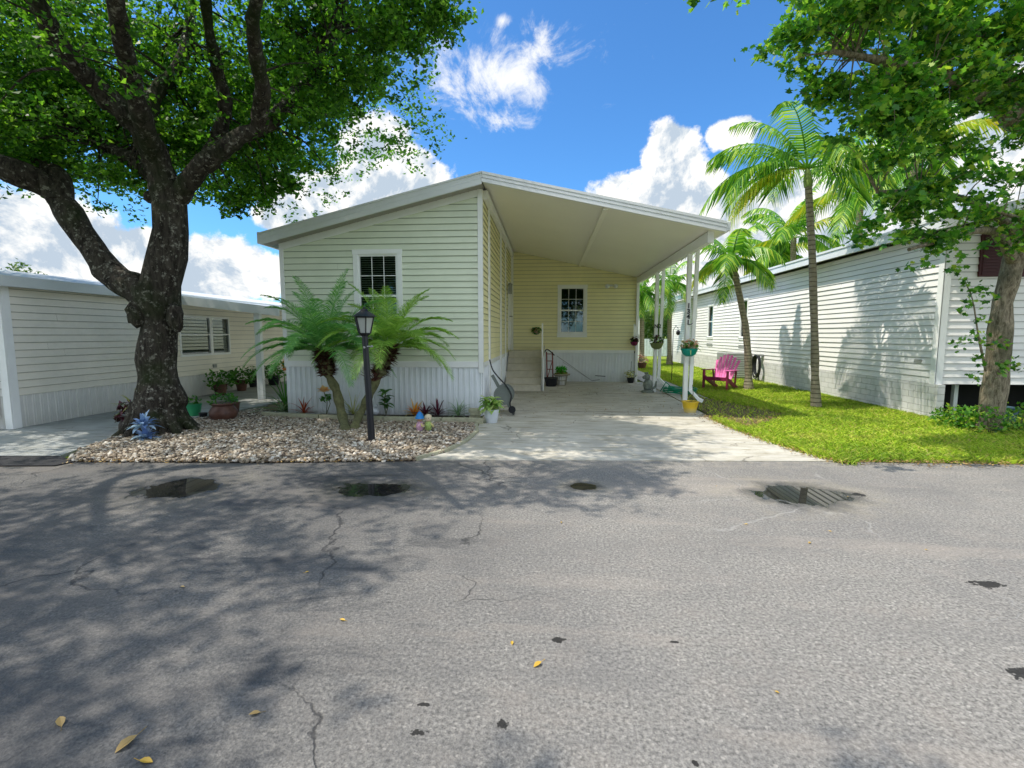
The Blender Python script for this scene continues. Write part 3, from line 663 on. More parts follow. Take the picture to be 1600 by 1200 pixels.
# ================================================================== STEPS
sx0, sx1 = HX1+.055, A(847, 590, 13.3).x
steps = thing('front_steps', ((sx0+sx1)/2, 13.3, 0), 'weathered beige steps climbing to the carport door', 'steps')
n_ = 6; rise = 1.06/n_; ys = 13.25; tr_ = .27
for i in range(n_):
    y0_ = ys+i*tr_; y1_ = y0_+tr_ if i < n_-1 else BY-.12
    mb = MB(); mb.box(sx0, sx1-.03, y0_+.022, y1_+.021, .014, (i+1)*rise-.03); mb.build('riser', m_step, steps)
    mb = MB(); mb.box(sx0, sx1-.02, y0_, y1_+.022, (i+1)*rise-.03, (i+1)*rise); mb.build('tread', m_step, steps, bevel=.008)
mb = MB(); mb.box(sx1-.019, sx1+.02, ys+.1, ys+.18, .014, 1.86); mb.build('newel_post', m_trim, steps, bevel=.005)
mb = MB(); mb.add([(sx1+.022, ys-.05, .014), (sx1+.022, BY-.2, .014), (sx1+.022, BY-.2, 1.2), (sx1+.022, 14.6, 1.1), (sx1+.022, ys-.05, .95), (sx1+.05, ys-.05, .014), (sx1+.05, BY-.2, .014), (sx1+.05, BY-.2, 1.2), (sx1+.05, 14.6, 1.1), (sx1+.05, ys-.05, .95)], [(0, 1, 2, 3, 4), (9, 8, 7, 6, 5), (0, 5, 6, 1), (0, 4, 9, 5), (4, 3, 8, 9), (3, 2, 7, 8)]); mb.build('side_panel', m_trim, steps)
# ================================================================== RIGHT HOUSE
rx0 = 7.0; ryn = 9.35; ryf = 28.5
rh = thing('manufactured_home', (rx0+1.9, ryn, 0), 'white neighbouring home with block skirting and maroon shutters behind the tall palm', 'house')
wins = [(AX(1111, 500, rx0).y, .75, 1.36, 2.85), (AX(1163, 500, rx0).y, .72, 1.36, 2.85)]
holes = [(w[0]-ryn, w) for w in wins]
sd = siding((rx0, ryf), (rx0, ryn), .66, 3.36, [], [(ryf-w[0]-w[1]/2+.04, ryf-w[0]+w[1]/2-.04, w[2]+.04, w[3]-.04) for w in wins], .118); sd.build('wall', m_wsiding, rh)
for w in wins: 
    window(rh, (rx0, w[0], (w[2]+w[3])/2), w[1], w[3]-w[2], 'X', (1, 1), .07, True, .07)
    mb = MB(); mb.box(rx0-.03, rx0-.002, w[0]-w[1]/2, w[0]+w[1]/2, w[2]-.3, w[2]-.18); mb.build('vent', m_acunit, rh)
rfx1 = rx0+3.9; rpk = rx0+1.95
sd = siding((rx0, ryn), (rfx1, ryn), .66, 4.1, [(3.38, .2)], [], .125); sd.build('wall', m_wsiding, rh)
mb = MB(); mb.box(rx0-.02, rx0+.11, ryn-.03, ryn-.001, .64, 3.4); mb.box(rx0-.028, rx0-.001, ryn-.03, ryn+.09, .64, 3.36); mb.build('corner_trim', m_trim, rh, bevel=.004)
mb = MB(); mb.box(rx0+.02, rfx1, ryn+.02, ryf, .64, 3.3); mb.build('core', m_interior, rh)
mb = MB(); mb.box(rx0+.3, rfx1, ryn+.5, ryn+.6, 0, .66); mb.build('void', m_dark, rh)
mb = MB(); mb.box(rx0-.03, rx0+.1, ryn-.12, ryf, 0, .655); mb.build('block_skirting', m_brick, rh)
mb = MB(); mb.add([(rx0-.28, ryn-.3, 3.36), (rpk, ryn-.3, 3.85), (rfx1+.28, ryn-.3, 3.36), (rfx1+.28, ryf+.3, 3.36), (rpk, ryf+.3, 3.85), (rx0-.28, ryf+.3, 3.36)], [(0, 1, 4, 5), (1, 2, 3, 4)])
mb.add([(rx0-.28, ryn-.3, 3.54), (rpk, ryn-.3, 4.03), (rfx1+.28, ryn-.3, 3.54), (rfx1+.28, ryf+.3, 3.54), (rpk, ryf+.3, 4.03), (rx0-.28, ryf+.3, 3.54)], [(5, 4, 1, 0), (4, 3, 2, 1)]); mb.build('roof', m_roof, rh)
mb = MB(); mb.box(rx0-.31, rx0-.282, ryn-.3, ryf+.3, 3.36, 3.56); mb.box(rx0-.33, rx0-.311, ryn-.31, ryf+.3, 3.52, 3.57); mb.build('fascia', m_fascia_b, rh)
slopefascia(rx0-.28, 3.56, rpk, 4.05, ryn-.3, [(0, .2, .01)]).build('fascia', m_fascia_b, rh)
for a, b in ((1533, 1572), (1589, 1640)):
    p0_ = A(a, 380, ryn-.03); p1_ = A(b, 432, ryn-.03); sh = MB(); sh.box(p0_.x, p1_.x, ryn-.05, ryn-.0, p1_.z, p0_.z+.25); s_ = sh.build('shutter', m_shutter, rh)
    lv = MB()
    for k in range(14):
        z_ = p1_.z+.05+k*(p0_.z+.15-p1_.z)/14; lv.bar((p0_.x+.04, ryn-.058, z_), (p1_.x-.04, ryn-.058, z_), .012, .03)
    lv.build('louvre', m_shutter, s_)
window(rh, (A(1625, 400, ryn).x+.5, ryn, 2.5), .9, 1.5)
mb = MB(); p0_ = AX(1437, 565, rx0); mb.box(rx0-.03, rx0-.012, p0_.y-.08, p0_.y+.1, p0_.z-.02, p0_.z+.04); mb.build('outlet_plate', m_acunit, rh)
mb = MB(); mb.box(rx0+.55, rx0+.62, ryn+.25, ryn+.32, 0, .66); mb.build('pier', m_fascia, rh); mb = MB(); mb.box(rx0+2.2, rx0+2.4, ryn+.25, ryn+.45, 0, .66); mb.build('pier', m_fascia, rh)
mb = MB(); q = G(1495, 655); mb.lathe((7.9, 9.0, 0), [(.16, 0), (.2, .28), (.21, .3), (.17, .29)], 14); bb = mb.build('blue_tub', simple('blue_grey_plastic', (.06, .12, .16), .5), None)
tag(bb, 'blue grey plastic tub in the shade below the white house corner', 'tub')
# porch cover far end of the right house
pc = thing('porch_awning', (6.4, 28, 0), 'low grey porch awning on a thin post at the far end of the white house', 'awning')
mb = MB(); a0 = AX(1078, 478, rx0) ; mb.add([(5.0, 28.4, 2.75), (7.0, 28.4, 3.2), (7.0, 31, 3.2), (5.0, 31, 2.75), (5.0, 28.4, 2.85), (7.0, 28.4, 3.3), (7.0, 31, 3.3), (5.0, 31, 2.85)], [(0, 1, 2, 3), (7, 6, 5, 4), (0, 4, 5, 1), (3, 0, 4, 7)]); mb.build('roof', m_fascia, pc)
mb = MB(); mb.box(5.15, 5.25, 28.5, 28.6, 0, 2.77); mb.build('post', m_trim, pc)
cab = thing('utility_cabinet', (6.3, 17, 0), 'grey air conditioner cabinet beyond the pink chair against the white house', 'air conditioner')
mb = MB(); q0 = AX(1087, 575, 6.55).y; mb.box(6.1, 6.95, 17.2, 18.2, .0, .92); mb.build('housing', m_acunit, cab, bevel=.02)
mb = MB()
for k in range(12): mb.box(6.16, 6.89, 17.18, 17.197, .12+k*.06, .145+k*.06)
mb.build('grille', m_fascia, cab)
# ================================================================== LEFT HOUSE
lh = thing('manufactured_home', (LXW-1.8, 7.95, 0), 'beige neighbouring home with grey skirting and low awning behind the big oak trunk', 'house')
LN = G(21, 671).y; LZ = 2.33
lwin = [(AX(300, 520, LXW-.0).y, AX(357, 520, LXW).y)]
wy0, wy1 = AX(279, 520, LXW).y, AX(358, 520, LXW).y; wz0, wz1 = 1.02, 2.02
sd = siding((LXW, LN), (LXW, 27), .55, LZ, [], [(wy0-LN+.03, wy1-LN-.03, wz0+.03, wz1-.03)], .125); sd.build('wall', m_beige, lh)
corrugated((LXW, LN), (LXW, 27), 0, .55, .13, .008).build('skirting', m_beige_skirt, lh)
mb = MB(); mb.box(LXW-4, LXW-.02, LN+.02, wy0-.1, 0, LZ); mb.box(LXW-4, LXW-.02, wy1+.1, 27, 0, LZ); mb.box(LXW-4, LXW-.72, wy0-.1, wy1+.1, 0, LZ); mb.box(LXW-.72, LXW-.02, wy0-.1, wy1+.1, 0, wz0); mb.build('core', m_interior, lh)
siding((LXW-4, LN), (LXW, LN), .55, LZ, [], [], .125).build('wall', m_wsiding, lh)
corrugated((LXW-4, LN), (LXW, LN), 0, .55, .13, .008).build('skirting', m_beige_skirt, lh)
mb = MB(); mb.box(LXW-.1, LXW+.03, LN-.03, LN-.001, 0, LZ); mb.box(LXW+.001, LXW+.03, LN-.0, LN+.12, 0, LZ); mb.build('corner_trim', m_trim, lh, bevel=.004)
mb = MB(); mb.bar((LXW-.22, LN-.06, LZ+.05), (LXW-.22, LN-.06, .2), .09, .07); mb.bar((LXW-.22, LN-.06, .22), (LXW-.16, LN-.2, .07), .09, .07); mb.build('downspout', m_trim, lh, bevel=.006)
mb = MB(); mb.add([(LXW+.22, LN-.4, LZ+.14), (LXW-2, LN-.4, LZ+.5), (LXW-4.3, LN-.4, LZ+.14), (LXW-4.3, 27, LZ+.14), (LXW-2, 27, LZ+.5), (LXW+.22, 27, LZ+.14)], [(0, 1, 4, 5), (1, 2, 3, 4)]); mb.box(LXW-4.2, LXW+.2, LN-.35, 27, LZ-.0, LZ+.02); mb.build('roof', m_roof, lh)
mb = MB(); mb.box(LXW+.2, LXW+.24, LN-.42, 27, LZ-.02, LZ+.16); mb.box(LXW-4.3, LXW+.2, LN-.42, LN-.38, LZ-.02, LZ+.16); mb.build('fascia', m_fascia, lh, bevel=.01)
# picture window with blinds
for (a, b) in ((wy0, wy0+(wy1-wy0)*.60), (wy0+(wy1-wy0)*.60, wy1)):
    fr_ = MB()
    for (y0_, y1_, z0_, z1_) in ((a, a+.05, wz0, wz1), (b-.05, b, wz0, wz1), (a+.05, b-.05, wz0, wz0+.05), (a+.05, b-.05, wz1-.05, wz1), (a+.05, b-.05, (wz0+wz1)/2+.02, (wz0+wz1)/2+.05)): fr_.box(LXW-.04, LXW+.025, y0_, y1_, z0_, z1_)
    w_ = fr_.build('window', m_trim, lh)
    gl_ = MB(); gl_.add([(LXW-.01, a+.04, wz0+.03), (LXW-.01, b-.04, wz0+.03), (LXW-.01, b-.04, wz1-.03), (LXW-.01, a+.04, wz1-.03)], [(0, 1, 2, 3)]); gl_.build('pane', m_glass, w_)
    bl = MB(); z = wz0+.04
    while z < wz1-.32: bl.box(LXW-.1, LXW-.05, a+.05, b-.05, z, z+.035); z += .05
    bl.build('blind', m_blind, w_)
mb = MB(); q = AX(334, 572, LXW); mb.box(LXW+.01, LXW+.05, q.y-.06, q.y+.06, q.z-.04, q.z+.05); mb.build('outlet_box', m_acunit, lh)
# awning of the left house over its driveway
aw = thing('driveway_awning', (-6.3, 10.9, 0), 'low grey edged awning on a white post beside the left driveway', 'awning')
aL = A(250, 459, 10.9); aR = A(436, 481, 10.9)
mb = MB(); mb.add([(aL.x, 10.9, aL.z), (aR.x, 10.9, aR.z), (aR.x, 20, aR.z), (aL.x, 20, aL.z), (aL.x, 10.9, aL.z-.03), (aR.x, 10.9, aR.z-.03), (aR.x, 20, aR.z-.03), (aL.x, 20, aL.z-.03)], [(0, 1, 2, 3), (7, 6, 5, 4)]); mb.build('roof', m_fascia, aw)
slopefascia(aL.x, aL.z+.01, aR.x, aR.z+.01, 10.88, [(0, .2, .01)]).build('fascia', m_fascia, aw)
for yy in (11.1, 15.5, 19.8):
    pp = A(408, 600, 11.1).x; mb = MB(); mb.box(pp-.07, pp+.07, yy-.05, yy+.05, .0, aR.z-.04-.1+.1); mb.box(pp-.04, pp-.03, yy-.056, yy-.051, .0, aR.z-.04); mb.build('post', m_trim, aw, bevel=.005)
# ================================================================== leaves helper
def leaf_quads(C, size, up=.35, asp=.55, fold=.15, lobed=False, dirv=None):
    """diamond leaves around centres C (n,3)"""
    n = len(C); nr = rnd_unit(n); nr[:, 2] = np.abs(nr[:, 2])+up; nr /= np.linalg.norm(nr, axis=1, keepdims=True)
    t_ = rnd_unit(n); t_ -= nr*np.sum(t_*nr, 1, keepdims=True); t_ /= np.linalg.norm(t_, axis=1, keepdims=True); b = np.cross(nr, t_)
    s = (size*NR.uniform(.6, 1.25, n))[:, None]
    if not lobed:
        return np.stack([C-t_*s*.5, C+b*s*asp*.5-nr*s*fold, C+t_*s*.5, C-b*s*asp*.5-nr*s*fold], 1)
    o = [(-.5, 0), (-.22, .42), (0, .22), (.2, .5), (.22, .16), (.55, 0), (.22, -.16), (.2, -.5), (0, -.22), (-.22, -.42)]
    return np.stack([C+t_*s*a+b*s*c-nr*s*fold*abs(c) for a, c in o], 1)
def twigs(blobs, ntw, nleaf, spread, shell=.5, gap=-2, gapf=1.3):
    """blobs (x,y,z,rx,ry,rz); twig centres biased to the shell; leaves gathered round twigs"""
    B = np.array(blobs, float); vol = (B[:, 3]*B[:, 4]*B[:, 5])**.8; pick = NR.choice(len(B), ntw, p=vol/vol.sum())
    u = rnd_unit(ntw); r = NR.uniform(0, 1, ntw)**(1/3*shell*1.2+.0001); r = np.clip(r+NR.normal(0, .07, ntw), 0, 1.15)
    lump = np.array([mnoise.noise(Vector(tuple(a*3.1+i*1.7))) for a, i in zip(u, pick)]); r *= 1+.55*lump
    T = B[pick, :3]+u*r[:, None]*B[pick, 3:]
    keep = np.array([mnoise.noise(Vector(tuple(q))*gapf) > gap for q in T]) if gap > -1 else np.ones(ntw, bool)
    T = T[keep]; ntw = len(T)
    L = np.repeat(T, nleaf, 0)+NR.normal(0, 1, (ntw*nleaf, 3))*np.array([spread, spread, spread*.6]); return T, L
# ================================================================== OAK
def spline(pts, n=6):
    pts = [Vector(p) for p in pts]; out = []
    P = [pts[0]*2-pts[1]]+pts+[pts[-1]*2-pts[-2]]
    for i in range(1, len(P)-2):
        for k in range(n):
            t = k/n; a, b, c, d = P[i-1], P[i], P[i+1], P[i+2]
            out.append(.5*((2*b)+(c-a)*t+(2*a-5*b+4*c-d)*t*t+(3*b-a-3*c+d)*t**3))
    out.append(pts[-1]); return out
LIMBP = []
def limb(mb, pts, r0, r1, n=14, wob=.35, seg=6, seed=0, ease=1):
    q = spline(pts, seg); k = len(q)-1; LIMBP.extend(q[k//4:]); mb.tube(q, [r0+(r1-r0)*(i/k)**ease for i in range(k+1)], n, wob, seed=seed)
oy = G(250, 676).y
oak = thing('oak_tree', (G(250, 676).x, oy, 0), 'big dark trunked shade tree with forked limbs spreading over the road', 'tree')
def O(px, py, dy=0): return A(px, py, oy+dy)
mb = MB()
tp = [O(252, 690), O(252, 665), O(250, 640), O(249, 600), O(248, 550), O(246, 500), O(243, 470), O(240, 448)]
tr_r = [.41, .36, .315, .285, .27, .27, .29, .29]
q = spline(tp, 4); rr = []
for i in range(len(q)):
    f_ = i/4; a = int(min(f_, len(tr_r)-2)); rr.append(tr_r[a]+(tr_r[a+1]-tr_r[a])*(f_-a))
mb.tube(q, rr, 24, .4)
mb.tube([O(246, 470), O(254, 440), O(262, 400), O(264, 360), O(264, 320), O(262, 295), O(262, 275)], [.29, .265, .24, .225, .225, .235, .18], 20, .35)
mb.tube(spline([O(240, 475), O(215, 452), O(190, 440), O(160, 410), O(125, 360), O(85, 305), O(40, 275, -.2), O(-30, 250, -.4), O(-160, 220, -.5)], 4), [.245]*4+[.21]*8+[.185]*8+[.17]*8+[.15]*5, 16, .35)
mb.tube(spline([O(95, 318), O(95, 290, .1), O(75, 265, .2), O(30, 250, .3), O(-60, 215, .6)], 4), [.15]*8+[.12]*9, 12, .3)
mb.blob(O(274, 495, -.12), .13, 12, (.9, .8, 1.7), .4); mb.blob(O(212, 490, -.2), .14, 12, (.9, .8, 1.5), .4); mb.blob(O(236, 308, 0), .10, 10)
for k in range(9):   # root flare
    a = k*.698+.3; p0_ = Vector((oak.location.x, oy, 0)); d = Vector((math.cos(a), math.sin(a), 0))
    mb.tube([p0_+d*.26+Vector((0, 0, .5)), p0_+d*.34+Vector((0, 0, .2)), p0_+d*.48+Vector((0, 0, .03)), p0_+d*.66+Vector((0, 0, -.05))], [.09, .10, .07, .02], 8, .3)
limb(mb, [O(262, 310), O(245, 250, -.1), O(215, 195, -.3), O(165, 150, -.5), O(125, 110, -.8), O(80, 50, -1.2), O(45, -30, -1.6), O(0, -160, -2)], .20, .07)
limb(mb, [O(222, 205, -.3), O(240, 150, .2), O(275, 110, .5), O(293, 60, .8), O(300, 0, 1), O(300, -80, 1.3)], .12, .05)
limb(mb, [O(272, 310), O(300, 275, .2), O(335, 225, .3), O(352, 170, .2), O(340, 110, 0), O(328, 55, -.3), O(320, -30, -.8), O(330, -150, -1.4)], .13, .05)
limb(mb, [O(278, 305), O(320, 255, -.2), O(375, 215, -.2), O(425, 190, 0), O(462, 140, .3), O(490, 100, .6), O(540, 40, 1.0)], .155, .04)
limb(mb, [O(405, 200, -.1), O(410, 150, -.4), O(402, 95, -.8), O(395, 30, -1.3), O(420, -80, -2)], .12, .06)
limb(mb, [O(250, 285, .2), O(195, 245, .6), O(145, 215, 1.0), O(85, 160, 1.5), O(30, 120, 2), O(-40, 90, 2.5)], .12, .05)
limb(mb, [O(235, 230, -.3), O(190, 60, -1.5), O(170, -100, -2.6), O(120, -260, -3.6)], .13, .03)
limb(mb, [O(75, 165, 1.4), O(50, 80, 1.2), O(70, 20, .9)], .06, .03)
limb(mb, [O(0, -160, -2), (-8, 4.2, 6.5), (-7, 2.5, 7)], .1, .05)
mb.build('trunk', m_oakbark, oak)
blobs = [(-6.2, 8.3, 6.6, 4.2, 3.6, 2.3), (-3.5, 7.2, 7.7, 1.5, 1.9, 1.2), (-3.9, 6.4, 8.3, 1.7, 1.9, .8), (-3.2, 5.2, 8.0, 1.1, 1.0, .6), (-4.9, 8.4, 5.6, 1.3, 1.3, 1.1), (-8.8, 8.2, 5.6, 2.6, 2.4, 1.5), (-11, 7.5, 6.2, 3, 3.2, 2.0), (-7.2, 9.8, 5.4, 2.6, 1.4, 1.1),
         (-4.5, 4.2, 7.2, 2.1, 1.0, 1.0), (-3.2, 4.4, 7.3, 1.0, .6, .6), (-7.6, 2.0, 7.2, 2.7, 2.2, 1.3), (-7.3, .5, 7.3, 2.3, 1.2, .9), (-5.3, 2.2, 7.4, .5, .5, .3), (-4.1, .66, 7.5, .45, .14, .2), (-3.5, .7, 7.5, .2, .08, .15), (-2.8, .78, 7.6, .22, .10, .2), (-10.5, .2, 7.0, 3, 2.4, 1.1)]
T, L = twigs(blobs, 13500, 17, .09, .75, -.09, 1.45)
# hanging sprays that shape the visible underside
hang = []
for px, py, dy, r in ((30, 230, 0, .5), (110, 250, .6, .5), (165, 265, .3, .35), (215, 285, .2, .2), (330, 300, 1.1, .35), (370, 320, .9, .3), (400, 300, .5, .4), (440, 240, .4, .6), (445, 285, .6, .25), (495, 180, .2, .5), (520, 160, .6, .4), (545, 130, .3, .5), (600, 60, .0, .5), (640, 40, .2, .45), (690, 20, 0, .4), (705, 55, .1, .2), (330, 240, 1.4, .6), (60, 200, 1.5, .6), (480, 130, .8, .6), (15, 180, .3, .6), (180, 215, 1.2, .5), (575, 110, .5, .35), (390, 260, 1.3, .5), (290, 230, 1.5, .5), (200, 160, 1.3, .6), (100, 120, 1.2, .6), (385, 150, 1.6, .7), (300, 150, 1.6, .6), (450, 60, 1.0, .7), (520, 40, 1.2, .6), (620, 5, .5, .5), (240, 60, 1.8, .7)):
    c_ = O(px, py, dy); hang.append((c_.x, c_.y, c_.z, r*1.1, r, r*.75))
T2, L2 = twigs(hang, 1900, 20, .08, 1.0)
np_obj('crown', leaf_quads(np.concatenate([L, L2]), .088, .3, .62), 4, m_oakleaf, oak)
def branches(T, n, maxd, mat, root, r0=.022):
    mb = MB(); LP = np.array([tuple(v) for v in LIMBP]); idx = NR.choice(len(T), min(n, len(T)), replace=False)
    for i in idx:
        d = np.linalg.norm(LP-T[i], axis=1)+NR.uniform(0, .5, len(LP)); j = int(np.argmin(d))
        if d[j] > maxd: continue
        a = Vector(LP[j]); b = Vector(T[i]); L_ = (b-a).length; m = a.lerp(b, .5)+Vector((R.uniform(-.12, .12), R.uniform(-.12, .12), R.uniform(-.02, .14)))*L_
        mb.tube(spline([a, m, b], 3), [r0*(1-.13*k)*min(1.4, .5+L_*.5) for k in range(7)], 5, cap=False)
    mb.build('branches', mat, root)
branches(np.concatenate([T, T2]), 900, 1.5, m_oakbark, oak)
LIMBP.clear()
# ================================================================== RIGHT TREE
rt0 = G(1550, 676); rY = rt0.y
rtree = thing('maple_leaved_tree', rt0, 'rough grey trunked tree with bright lobed leaves in front of the right white house', 'tree')
def Q(px, py, dy=0): return A(px, py, rY+dy)
mb = MB(); mb.tube(spline([Q(1545, 668), Q(1548, 640), Q(1556, 580), Q(1562, 520), Q(1570, 460), Q(1580, 420), Q(1588, 395), Q(1600, 360)], 4), [.18]*2+[.165]*4+[.15]*6+[.14]*8+[.14]*9, 18, .35, seed=3)
limb(mb, [Q(1584, 410), Q(1572, 385, -.3), Q(1545, 360, -.6), Q(1490, 370, -.9), Q(1420, 390, -1.2)], .09, .02)
limb(mb, [Q(1590, 400), Q(1580, 360, -.4), Q(1530, 320, -.7), Q(1450, 300, -1), Q(1370, 300, -1.2)], .08, .02)
limb(mb, [Q(1598, 380), Q(1640, 300, .1), Q(1650, 220, -.3), Q(1590, 190, -.6), Q(1540, 150, -1.0), Q(1480, 120, -1.4), Q(1400, 100, -1.7), Q(1300, 80, -1.9)], .2, .03)
limb(mb, [Q(1640, 300, .1), Q(1720, 150, 0), Q(1700, 0, -.6), Q(1560, -60, -1.2), Q(1400, -60, -1.8), Q(1250, -40, -2)], .18, .04)
limb(mb, [Q(1590, 195, -.6), Q(1560, 120, -.8), Q(1510, 40, -1), Q(1480, -40, -1)], .1, .04)
limb(mb, [Q(1592, 396, -.1), Q(1600, 350, -.5), Q(1560, 330, -.9)], .05, .02)
limb(mb, [Q(1540, 580, -.25), Q(1528, 520, -.35), Q(1520, 470, -.4), Q(1508, 440, -.45)], .018, .006, 6)
mb.build('trunk', m_rbark, rtree)
rb = []
def rbl(l):
    for px, py, dy, r in l:
        c_ = Q(px, py, dy); rb.append((c_.x, c_.y, c_.z, r*.88, r*.9, r*.48))
rbl([(1195, 80, -1.6, .16), (1225, 60, -1.6, .25), (1260, 50, -1.6, .32), (1300, 50, -1.5, .5), (1350, 40, -1.5, .6), (1420, 40, -1.3, .8), (1500, 40, -1.2, .8), (1580, 60, -1.2, .8), (1640, 30, -1, .8),
     (1250, 95, -1.8, .28), (1290, 105, -1.8, .4), (1350, 115, -1.6, .55), (1410, 130, -1.5, .6), (1470, 110, -1.4, .6), (1300, 150, -1.6, .35), (1345, 170, -1.6, .45), (1400, 185, -1.5, .5), (1450, 180, -1.4, .45), (1510, 140, -1.2, .5), (1560, 150, -1.1, .45),
     (1330, 210, -1.5, .3), (1370, 235, -1.5, .35), (1430, 230, -1.4, .45), (1480, 225, -1.3, .4), (1520, 235, -1.2, .28), (1385, 255, -1.5, .25), (1590, 130, -.8, .5), (1600, 215, -1, .3), (1445, 195, -1.2, .3),
     (1560, 270, -1, .28), (1500, 275, -1, .25), (1590, 285, -.8, .3), (1450, 290, -1.1, .3), (1400, 315, -1.2, .3), (1440, 330, -1.1, .4), (1500, 320, -1, .4), (1560, 330, -.8, .45), (1600, 350, -.6, .4), (1370, 350, -1.2, .28), (1350, 372, -1.2, .2), (1415, 370, -1.1, .33), (1465, 375, -1, .35), (1520, 370, -.8, .35), (1380, 395, -1.2, .2), (1430, 410, -1.1, .2), (1365, 402, -1.2, .15), (1480, 405, -.9, .18), (1495, 425, -.8, .14), (1580, 375, -.6, .35),
     (1300, 5, -2.2, .4), (1380, -10, -2.3, .5), (1160, -3, -2.6, .14), (1075, 8, -2.8, .12), (1100, -8, -2.8, .16), (1240, -20, -2.6, .2), (1700, 120, -.6, 1.2), (1750, 300, -.3, 1.2), (1660, -100, -.5, 1.5), (1450, -120, -1.0, 1.4)])
T, L = twigs(rb, 4300, 15, .075, 1.0, -.08, 2.2)
sp_ = []
for px, py, dy in ((1508, 440, -.45), (1520, 470, -.4), (1505, 485, -.5), (1535, 500, -.4), (1525, 525, -.4), (1500, 535, -.5), (1540, 535, -.35), (1530, 560, -.4), (1565, 540, -.5), (1562, 580, -.5), (1570, 570, -.45), (1585, 572, -.4), (1526, 590, -.4), (1538, 455, -.4), (1548, 470, -.4), (1516, 455, -.45)):
    c_ = Q(px, py, dy); sp_ += [np.array(c_)+NR.normal(0, .05, 3) for _ in range(16)]
np_obj('crown', np.concatenate([leaf_quads(L, .090, .35, lobed=True), leaf_quads(np.array(sp_), .075, .3, lobed=True)]), 10, m_rleaf, rtree)
branches(T, 420, 1.6, m_rbark, rtree, .014)
# ================================================================== palms
def frond(base, dirv, length, droop, nleaf, lw, llen, mat, parent, vang=.5, leafdroop=.4, name='frond', rr=.012, base_bare=.12, mat_r=None, tip=.35):
    """pinnate frond: ribs and leaflets in one mesh"""
    d = Vector(dirv).normalized(); p = Vector(base); n = 14; pts = [p.copy()]; dirs = [d.copy()]
    for i in range(n):
        p = p+d*(length/n); d = (d+Vector((0, 0, -droop*(0.4+i/n*1.3)/n))).normalized(); pts.append(p.copy()); dirs.append(d.copy())
    mb = MB(); mb.tube(pts, [rr*(1-.85*i/n) for i in range(n+1)], 5)
    for k in range(nleaf):
        u = base_bare+(1-base_bare)*k/(nleaf-1); i = min(int(u*n), n-1); f_ = u*n-i; c = pts[i].lerp(pts[i+1], f_); dd = dirs[i]
        side = dd.cross(Vector((0, 0, 1)))
        side = side.normalized() if side.length > .05 else Vector((1, 0, 0)); upv = side.cross(dd).normalized()
        prof = math.sin(math.pi*min(1, (u*.8+.14)))**.6*(1-tip*u**3)
        for s_ in (-1, 1):
            l_ = llen*prof*R.uniform(.85, 1.1); a = side*s_*math.cos(vang)+dd*(.55+.5*u)+upv*math.sin(vang)*R.uniform(.4, 1.2)
            a.normalize(); w = dd*lw*.5
            q1 = c+a*l_*.5+Vector((0, 0, -leafdroop*l_*.12)); q2 = c+a*l_+Vector((0, 0, -leafdroop*l_*R.uniform(.4, .7)))
            mb.add([c-w*.7, c+w*.7, q1+w, q2, q1-w], [(0, 1, 2, 3, 4)])
    mb.sm = False
    return mb.build(name, mat, parent)
def date_palm(root, path, r, fl, nf, mat, seed, dirbias=(0, 0)):
    rr_ = random.Random(seed); mb = MB(); q = spline(path, 5); k = len(q)-1
    mb.tube(q, [r*(1+.15*math.sin(i*1.7))*(1+.35*(i/k > .6)) for i in range(k+1)], 12, .3)
    tr = mb.build('trunk', m_datetrunk, root)
    bo = MB(); top = q[-1]
    for j in range(420):
        u = rr_.uniform(.42, 1)**.6; i = min(int(u*k), k-1); c = q[i].lerp(q[i+1], u*k-i); a = rr_.uniform(0, 6.283); d = Vector((math.cos(a), math.sin(a), rr_.uniform(-.5, .7))).normalized()
        l_ = rr_.uniform(.07, .15)*(1+.3*(u > .8)); s = d.cross(Vector((0, 0, 1))).normalized()*.022; b0 = c+d*r*.9
        bo.add([b0-s, b0+s, b0+d*l_+s*.5, b0+d*l_*1.15, b0+d*l_-s*.5], [(0, 1, 2, 3, 4)])
        bo.add([b0-s, b0+s+Vector((0, 0, .03)), b0+d*l_+Vector((0, 0, .01))], [(0, 1, 2)])
    bo.build('leaf_base', m_boot, root)
    for j in range(nf):
        a = j*2.39996+rr_.uniform(-.2, .2); el = 1.35-1.2*(j/nf)**.9+rr_.uniform(-.1, .1)
        d = Vector((math.cos(a)*math.cos(el)+dirbias[0], math.sin(a)*math.cos(el)*.9+dirbias[1], math.sin(el)))
        frond(top+Vector((math.cos(a), math.sin(a), 0))*.03, d, fl*rr_.uniform(.85, 1.12), 1.25+.8*(j/nf), 56, .013, .29, mat, root, .5, .6, rr=.011, base_bare=.16)
dp0 = G(541, 672)
dp = thing('date_palm', dp0, 'left leaning pygmy date palm with feathery blue green fronds', 'palm', 'pair of pygmy date palms in the gravel bed')
date_palm(dp, [G(541, 676), A(535, 650, 8.05), A(525, 610, 8.1), A(513, 585, 8.1), A(508, 562, 8.1), A(506, 550, 8.1)], .075, 1.38, 34, m_datefr, 5, (-.06, 0))
dp2 = thing('date_palm', G(556, 672), 'right leaning pygmy date palm behind the black lamp post', 'palm', 'pair of pygmy date palms in the gravel bed')
date_palm(dp2, [G(552, 674), A(562, 648, 8.1), A(578, 615, 8.15), A(592, 585, 8.2), A(602, 562, 8.2), A(608, 545, 8.2)], .07, 1.28, 30, m_datefr2, 9, (.05, 0))
mb = MB()
for k in range(14): mb.tube([A(585, 595, 8.1)+Vector((0, 0, 0)), A(585, 595, 8.1)+Vector((R.uniform(-.25, .2), R.uniform(-.2, .2), R.uniform(0, .22)))], [.012, .002], 4)
mb.build('leaf_base', m_boot, dp2)
